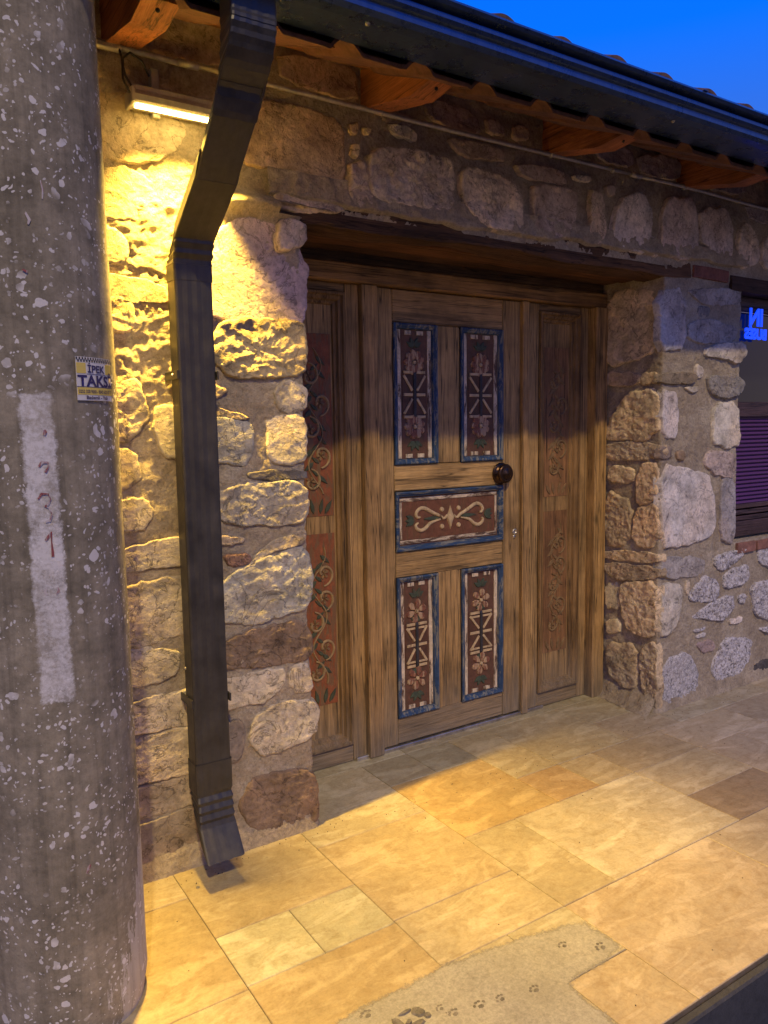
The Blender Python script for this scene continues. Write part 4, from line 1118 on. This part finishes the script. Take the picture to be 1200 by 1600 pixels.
def side_panel(x0, x1, boards, orange):
    """fixed side leaf between x0 and x1 with one tall carved board"""
    sp = empty('side_panel', parent=bld)
    (a, b_), (c, d) = boards      # stiles
    vboard('stile', a, b_, DY + .004, .004, 2.187, sp, .04, (.92, .88, .82))
    vboard('stile', c, d, DY + .004, .004, 2.187, sp, .04, (.95, .9, .85))
    hboard('rail', b_ + .001, c - .001, DY + .006, .004, .085, sp, .04, (.7, .68, .68))
    hboard('rail', b_ + .001, c - .001, DY + .006, 2.150, 2.187, sp, .04, (.6, .55, .55))
    ringframe('moulding', b_ + .001, c - .001, .086, 2.149, [(0, DY + .004), (.004, DY - .008), (.014, DY - .009), (.020, DY + .002), (.034, DY + .006), (.040, DY + .018), (.052, DY + .021), (.056, DY + .030)], M_woodz, sp, (.62, .55, .5))
    p0, p1 = b_ + .055, c - .055; yb = DY + .030
    box('panel_board', p0 - .004, p1 + .004, yb, yb + .012, .14, 2.10, M_woodz, sp, 0, (.85, .8, .75))
    m0, m1 = p0 + .010, p1 - .010; cx_ = (m0 + m1) / 2; hw = (m1 - m0) / 2
    for (z0, z1, seed) in ((.295, 1.087, 1), (1.166, 1.967, 2)):
        box('painted_field', m0, m1, yb - .0025, yb + .001, z0, z1, orange, sp, .001)
        y2 = yb - .0025; L = z1 - z0
        cur = []; lv = []; gl = []
        wdf = lambda f: .008 + .006 * math.sin(math.pi * f)
        stem = [(cx_ + hw * .42 * math.sin(k / 40 * math.pi * 4.4 + seed), z0 + .10 + (L - .16) * k / 40) for k in range(41)]
        cur.append((stem, lambda f: .008 - .003 * f))
        for q in range(10):
            f = (q + .6) / 10.4; zz = z0 + .12 + (L - .2) * f; s_ = 1 if math.sin(f * math.pi * 4.4 + seed) < 0 else -1
            if q % 2 == 0:
                cur.append((spiral(cx_ + s_ * hw * .30, zz, hw * .66, hw * .12, -math.pi / 2 * s_, -math.pi / 2 * s_ + s_ * 5.2), wdf))
                gl.append([]);
                for a_ in range(5): gl[-1].append(petal(cx_ + s_ * hw * .30, zz, a_ * 2 * math.pi / 5 + q, hw * .30, .014, .0))
            lv.append(leafp(cx_ - s_ * hw * .1, zz + .03, (0 if s_ < 0 else math.pi) + .7 * s_, hw * .75, .022))
            lv.append(leafp(cx_ + s_ * hw * .2, zz - .035, math.pi / 2 + .9 * s_, hw * .6, .018))
        for a_ in (-.9, -.35, .35, .9): lv.append(leafp(cx_ + a_ * hw * .5, z0 + .008, math.pi / 2 - a_ * .6, .075, .022))
        ribbon('carved_vine', cur, y2, .007, M_sand, sp, (.66, .60, .50) if orange is M_rust else (.42, .36, .28))
        plates('carved_leaf', lv, y2, .0055, M_green if orange is M_rust else M_sand, sp, .7, (1.1, 1.0, .9) if orange is M_rust else (.40, .34, .27))
        for g1 in gl: plates('carved_flower', g1, y2, .006, M_sand, sp, .7, (.45, .38, .30))
side_panel(1.39, 1.82, ((1.393, 1.448), (1.752, 1.823)), M_rust)
side_panel(2.84, 3.30, ((2.840, 2.925), (3.237, 3.299)), wood_mat('faded_ochre_paint', (.27, .14, .06), 'z', .6))

# ------------------------------------------------------------------ the window on the right
win = empty('window', parent=bld)
wy = .085
box('window_frame', 4.075, 4.155, wy, wy + .06, .875, 2.272, M_dkwood, win, .004)
box('window_frame', 4.155, 6.3, wy, wy + .06, 2.215, 2.272, M_dkwood, win, .004)
box('window_frame', 4.155, 6.3, wy - .01, wy + .03, 2.190, 2.213, M_dkwood, win, .004)
box('window_frame', 4.155, 6.3, wy, wy + .06, 1.585, 1.672, M_dkwood, win, .004)
box('window_frame', 4.155, 6.3, wy, wy + .06, .875, .965, M_dkwood, win, .004)
for k in range(3): box('window_frame', 4.155, 6.3, wy + .012, wy + .05, .968 + .036 * k, .995 + .036 * k, M_dkwood, win, .003)
M_slat = plain('slat_brown_violet_glow_tint', (.10, .035, .15), .5)  # dark brown slats with the purple glow on them put into the colour
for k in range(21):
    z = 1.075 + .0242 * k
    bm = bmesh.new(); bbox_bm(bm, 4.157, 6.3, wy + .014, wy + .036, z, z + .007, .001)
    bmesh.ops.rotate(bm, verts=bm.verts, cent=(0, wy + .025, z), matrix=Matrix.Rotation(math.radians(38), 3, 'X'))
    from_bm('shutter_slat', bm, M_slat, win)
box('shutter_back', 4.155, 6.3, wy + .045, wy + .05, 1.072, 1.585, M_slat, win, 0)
m, t, b = mat('dark_window_glass'); b.inputs['Base Color'].default_value = (.01, .012, .02, 1); b.inputs['Roughness'].default_value = .04; b.inputs['Specular IOR Level'].default_value = .4
box('pane', 4.155, 6.3, wy + .030, wy + .036, 1.672, 2.190, m, win, 0)
box('curtain', 4.16, 6.3, wy + .12, wy + .13, .9, 2.2, M_dkwood, win, 0)
# reflection of a neon sign, modelled as glowing mirrored letters on the glass
M_neon_reflection = plain('blue_neon_reflection', (.01, .05, .5), .4, (.002, .06, 1.0), 1.15)
def text_mesh(body, size, ext=.002, off=0.0, align='LEFT', sx_=1.0):
    cu = bpy.data.curves.new('txt', 'FONT'); cu.body = body; cu.size = size; cu.extrude = ext; cu.offset = off; cu.align_x = align; cu.resolution_u = 3
    o = bpy.data.objects.new('txt', cu); C.objects.link(o)
    bpy.context.view_layer.update()
    dg = bpy.context.evaluated_depsgraph_get(); me = bpy.data.meshes.new_from_object(o.evaluated_get(dg))
    bpy.data.objects.remove(o); bpy.data.curves.remove(cu); return me
neon = empty('neon_reflection', (4.27, wy - .012, 2.1)); tag(neon, 'blue glowing letters made as a neon reflection in the dark window at the right edge', 'neon sign')  # stands in for a sign's reflection in the glass, not a sign itself
for body, size, zz, xa in (('IN', .138, 2.112, PXY(1171, 500, .07).x), ('BUSÉS', .082, 2.036, PXY(1163, 522, .07).x)):
    me = text_mesh(body, size, .003, .004)
    w_ = max(v.co.x for v in me.vertices)
    for v in me.vertices:
        u, vv, e_ = v.co.x, v.co.y, v.co.z
        v.co = Vector((xa - 4.27 + (w_ - u), -.004 - e_, zz - 2.1 + vv))
    me.flip_normals(); me.materials.append(M_neon_reflection)
    o = bpy.data.objects.new('reflected_lettering', me); C.objects.link(o); o.parent = neon

# ------------------------------------------------------------------ concrete pole, sticker, painted marks
PC = (.329, -.445); PR = .205
vs = []; fs = []; uvs = []
n = 96; zs = [-.01, .0, .004] + [3.9 * k / 60 for k in range(1, 61)]
def prad(z): return PR - .0025 * z - (.012 * math.exp(-((z) / .02) ** 2) if z < .1 else 0)
for z in zs:
    for k in range(n + 1):
        a = -math.pi * 1.5 + 2 * math.pi * k / n
        d = fb((math.cos(a) * .3, math.sin(a) * .3, z * .5), 5, 3) * .002
        r = prad(z) + d
        vs.append((PC[0] + r * math.cos(a), PC[1] + r * math.sin(a), z)); uvs.append((a * PR, z))
m_ = n + 1
for j in range(len(zs) - 1):
    for k in range(n): fs.append((j * m_ + k, j * m_ + k + 1, (j + 1) * m_ + k + 1, (j + 1) * m_ + k))
pole = mesh('concrete_pole', vs, fs, M_pole, smooth=True)
tag(pole, 'thick round concrete pole spattered with white paint, in front of the wall at the left', 'pole')
ul = pole.data.uv_layers.new(name='UVMap')
for lp in pole.data.loops: ul.data[lp.index].uv = uvs[lp.vertex_index]
def on_pole(u, z, h=0.0):        # u in metres round the pole
    a = u / PR; r = prad(z) + h + .0022
    return (PC[0] + r * math.cos(a), PC[1] + r * math.sin(a), z)
U0 = lambda deg: math.radians(deg) * PR
M_red = paint_mat('faded_red_marker', (.26, .07, .07), (.46, .42, .42), .50)
def stroke(pts, wd, name='painted_mark', h=.0006):
    vs = []; fs = []; pts = [Vector(p) for p in pts]; m = len(pts)
    for i, p in enumerate(pts):
        t_ = (pts[min(i + 1, m - 1)] - pts[max(i - 1, 0)]).normalized(); nn = Vector((-t_.y, t_.x)) * wd / 2 * (.75 + .4 * math.sin(i * 1.7))
        vs += [on_pole(p.x - nn.x, p.y - nn.y, h), on_pole(p.x + nn.x, p.y + nn.y, h)]
    for i in range(m - 1): fs.append((2 * i, 2 * i + 1, 2 * i + 3, 2 * i + 2))
    return mesh(name, vs, fs, M_red, pole)
uc = U0(-95)
stroke([(uc - .010, 1.475), (uc - .002, 1.486), (uc + .010, 1.484), (uc + .011, 1.474), (uc + .003, 1.462)], .007)
stroke([(uc + .006, 1.56), (uc + .008, 1.555), (uc + .006, 1.548)], .008)
c3 = U0(-95.5)
stroke([(c3 - .014, 1.400), (c3 - .006, 1.412), (c3 + .008, 1.411), (c3 + .013, 1.398), (c3 + .006, 1.386), (c3 - .001, 1.383), (c3 + .008, 1.378), (c3 + .014, 1.362), (c3 + .008, 1.348), (c3 - .002, 1.346)], .0055, 'painted_digit')
stroke([(c3 - .004, 1.302), (c3 + .004, 1.312), (c3 + .010, 1.322), (c3 + .009, 1.300), (c3 + .010, 1.275), (c3 + .010, 1.262)], .006, 'painted_digit')
stroke([(c3 - .008, 1.172), (c3 - .012, 1.18), (c3 - .008, 1.19)], .006); stroke([(c3 + .012, 1.172), (c3 + .018, 1.178), (c3 + .016, 1.188)], .006)
stroke([(U0(-96), 2.045), (U0(-94), 2.03), (U0(-95), 2.02)], .006); stroke([(U0(-100), 1.92), (U0(-97), 1.915)], .005); stroke([(U0(-84), .46), (U0(-82), .475), (U0(-81), .48)], .007)
stroke([(U0(-86), 2.12), (U0(-85), 2.10), (U0(-85.5), 2.08)], .004)

stk = empty('taxi_sticker'); tag(stk, 'small yellow taxi sticker reading IPEK TAKSI on the concrete pole', 'sticker')
ua, ub = U0(-70.5), U0(-37); za, zb = 1.629, 1.732; SW = ub - ua
def plate_on_pole(name, u0, u1, z0, z1, h, mt, par, n=14):
    vs = []; fs = []
    for k in range(n + 1):
        u = u0 + (u1 - u0) * k / n
        vs += [on_pole(u, z0, h), on_pole(u, z1, h), on_pole(u, z1, h - .0012), on_pole(u, z0, h - .0012)]
    for k in range(n):
        a = 4 * k
        for i in range(4): fs.append((a + i, a + (i + 1) % 4, a + 4 + (i + 1) % 4, a + 4 + i))
    fs += [(0, 1, 2, 3), (4 * n + 3, 4 * n + 2, 4 * n + 1, 4 * n)]
    bm = bmesh.new(); bv = [bm.verts.new(v) for v in vs]
    for f in fs: bm.faces.new([bv[i] for i in f])
    return from_bm(name, bm, mt, par)
M_paper = plain('sticker_white', (.60, .58, .55), .4); M_yel = plain('sticker_yellow', (.62, .48, .10), .4); M_ink = plain('sticker_navy_ink', (.03, .02, .09), .4); M_blk = plain('sticker_black', (.015, .013, .015), .4)
plate_on_pole('sticker_sheet', ua, ub, za, zb, .0022, M_paper, stk, 20)
plate_on_pole('yellow_field', ua + .001, ua + SW * .22, za + .064, za + .089, .0030, M_yel, stk, 5)
plate_on_pole('yellow_field', ua + SW * .78, ub - .001, za + .064, za + .089, .0030, M_yel, stk, 5)
plate_on_pole('yellow_field', ua + .001, ub - .001, za + .0135, za + .031, .0030, M_yel, stk, 14)
bmv = []; bmf = []
nck = 30
for row in range(2):
    for k in range(nck):
        if (k + row) % 2: continue
        u0 = ua + SW * k / nck; u1 = ua + SW * (k + 1) / nck; z0 = zb - .0055 * (row + 1) - .001; z1 = z0 + .0055; b0 = len(bmv)
        bmv += [on_pole(u0, z0, .0034), on_pole(u1, z0, .0034), on_pole(u1, z1, .0034), on_pole(u0, z1, .0034)]; bmf.append((b0, b0 + 1, b0 + 2, b0 + 3))
mesh('checker_strip', bmv, bmf, M_blk, stk)
plate_on_pole('ruled_line', ua, ub, za + .0315, za + .0328, .0034, M_ink, stk, 14)
plate_on_pole('ruled_line', ua + SW * .24, ua + SW * .76, za + .0625, za + .0635, .0034, M_ink, stk, 10)
for body, size, u_c, zz, wdt, off in (('İPEK', .024, .5, .067, SW * .48, .0006), ('TAKSİ', .036, .5, .0345, SW * .97, .0012), ('0252 358 9560 - 0542 622 67 77', .011, .5, .0175, SW * .94, .0002), ('Bademli - Yalı', .0115, .5, .0035, SW * .60, .0003)):
    me = text_mesh(body, size, 0, off)
    x0 = min(v.co.x for v in me.vertices); x1 = max(v.co.x for v in me.vertices)
    for v in me.vertices:
        u = ua + SW * u_c + ((v.co.x - x0) / (x1 - x0) - .5) * wdt
        v.co = Vector(on_pole(u, za + zz + v.co.y, .0036))
    me.materials.append(M_ink); o = bpy.data.objects.new('printed_lettering', me); C.objects.link(o); o.parent = stk

# ------------------------------------------------------------------ cement smear with paw prints
ppx = [(520,1600),(560,1575),(620,1546),(690,1510),(740,1490),(780,1478),(820,1463),(880,1446),(915,1440)]
P = [Vector(PXZ(x, y).xy) for x, y in ppx] + [Vector((1.742, -1.05)), Vector((1.75, -1.165)), Vector((1.63, -1.172)), Vector((1.498, -1.18)), Vector((1.495, -1.30)), Vector((1.49, -1.412)), Vector((.95, -1.412)), Vector((.70, -1.2)), Vector((.74, -1.02))]
P = resample(P, 110)
P = [p + Vector((noise.noise(Vector((p.x * 14, p.y * 14, 0))), noise.noise(Vector((p.x * 14, p.y * 14, 5))))) * .010 for p in P]
def pdist(q):
    best = 9; ins = False; n = len(P)
    for i in range(n):
        a, b_ = P[i], P[(i + 1) % n]; ab = b_ - a; t_ = max(0, min(1, (q - a).dot(ab) / max(1e-9, ab.length_squared)))
        best = min(best, (q - a - ab * t_).length)
        if (a.y > q.y) != (b_.y > q.y) and q.x < a.x + (q.y - a.y) / (b_.y - a.y) * (b_.x - a.x): ins = not ins
    return best if ins else -best
bm = bmesh.new(); al_ = bm.verts.layers.float.new('edge_fade'); gv = {}
NX, NY = 92, 42
for j in range(NY + 1):
    for i in range(NX + 1):
        q = Vector((.66 + .0122 * i, -1.4125 + .0122 * j)); d = pdist(q) if q.y > -1.40 else .03
        if q.y <= -1.40: d = pdist(Vector((q.x, -1.395)))
        if d < -.02: continue
        v = bm.verts.new((q.x, q.y, .0012 + .0006 * max(0, min(1, d / .03)) + .0004 * noise.noise(Vector((q.x * 30, q.y * 30, 0))))); v[al_] = max(0, min(1, .35 + d / .035)); gv[i, j] = v
for j in range(NY):
    for i in range(NX):
        k = [(i, j), (i + 1, j), (i + 1, j + 1), (i, j + 1)]
        if all(q in gv for q in k): bm.faces.new([gv[q] for q in k])
for v in [v for v in bm.verts if not v.link_faces]: bm.verts.remove(v)
patch = from_bm('cement_patch', bm, M_cement, smooth=True); tag(patch, 'thin grey-green cement smear over the paving with dark paw prints in it', 'cement patch')
M_paw = concrete_mat('dark_paw_dirt', (.10, .09, .07), (.27, .25, .20), 9)
def splat(name, discs, z=.0022, h=.0018):
    vs = []; fs = []
    for x, y, rx, ry, a in discs:
        b0 = len(vs); n = 14; ca, sa = math.cos(a), math.sin(a)
        for k in range(n):
            t_ = 2 * math.pi * k / n; j = 1 + .25 * noise.noise(Vector((x * 90 + k, y * 90, k * .7)))
            u, v = rx * math.cos(t_) * j, ry * math.sin(t_) * j; vs.append((x + u * ca - v * sa, y + u * sa + v * ca, z - .0006))
        for k in range(n):
            q = vs[b0 + k]; vs.append((x + (q[0] - x) * .75, y + (q[1] - y) * .75, z + h * .35))
        vs.append((x, y, z + h * .2))
        for k in range(n):
            j = (k + 1) % n; fs += [(b0 + k, b0 + j, b0 + n + j, b0 + n + k), (b0 + n + k, b0 + n + j, b0 + 2 * n)]
    return mesh(name, vs, fs, M_paw, patch)
for x, y, a, s in ((882,1479,.2,1.0),(942,1481,.5,1.15),(838,1548,.1,1.0),(785,1562,.4,.95),(752,1573,.0,1.1),(712,1585,.3,1.0),(690,1577,.5,.8),(575,1588,.2,1.1)):
    c = PXZ(x, y); ds = []
    ds.append((c.x, c.y, .0085 * s, .0065 * s, a))
    for q in (-1.0, -.35, .35, 1.0):
        ang = a + math.pi / 2 + q * .95 + random.uniform(-.1, .1); ds.append((c.x + math.cos(ang) * .017 * s, c.y + math.sin(ang) * .0165 * s, .0042 * s, .0052 * s, ang))
    splat('paw_print', ds)
c = PXZ(640, 1592)
splat('tar_lump', [(c.x + dx, c.y + dy, rx, ry, a) for dx, dy, rx, ry, a in ((-.035, .0, .012, .026, .2), (.032, .004, .016, .022, .4), (0, -.03, .03, .012, .1), (.0, .022, .022, .006, 0), (.045, -.02, .010, .010, 0), (-.01, -.012, .012, .008, .5))], .0024, .012)

# bits of grit on the paving near the wall
gr = bmesh.new()
for k in range(260):
    x = random.uniform(.55, 4.2); y = random.uniform(-.12, -.01) if random.random() < .6 else random.uniform(-1.35, -.1)
    s = random.uniform(.0008, .0028)
    bmesh.ops.create_icosphere(gr, subdivisions=1, radius=s, matrix=Matrix.Translation((x, y, .0012)))
g_ = from_bm('grit', gr, M_grout); tag(g_, 'loose grit scattered on the paving', 'grit', kind='stuff')
bm = bmesh.new(); bmesh.ops.create_icosphere(bm, subdivisions=2, radius=.006, matrix=Matrix.Translation(tuple(PXZ(309, 1387)))); 
for v in bm.verts: v.co += Vector((noise.noise(v.co * 300), noise.noise(v.co * 280), 0)) * .002
pb = from_bm('pebble', bm, M_paw); tag(pb, 'tiny dark pebble on the yellow-lit paving beside the downpipe', 'pebble')
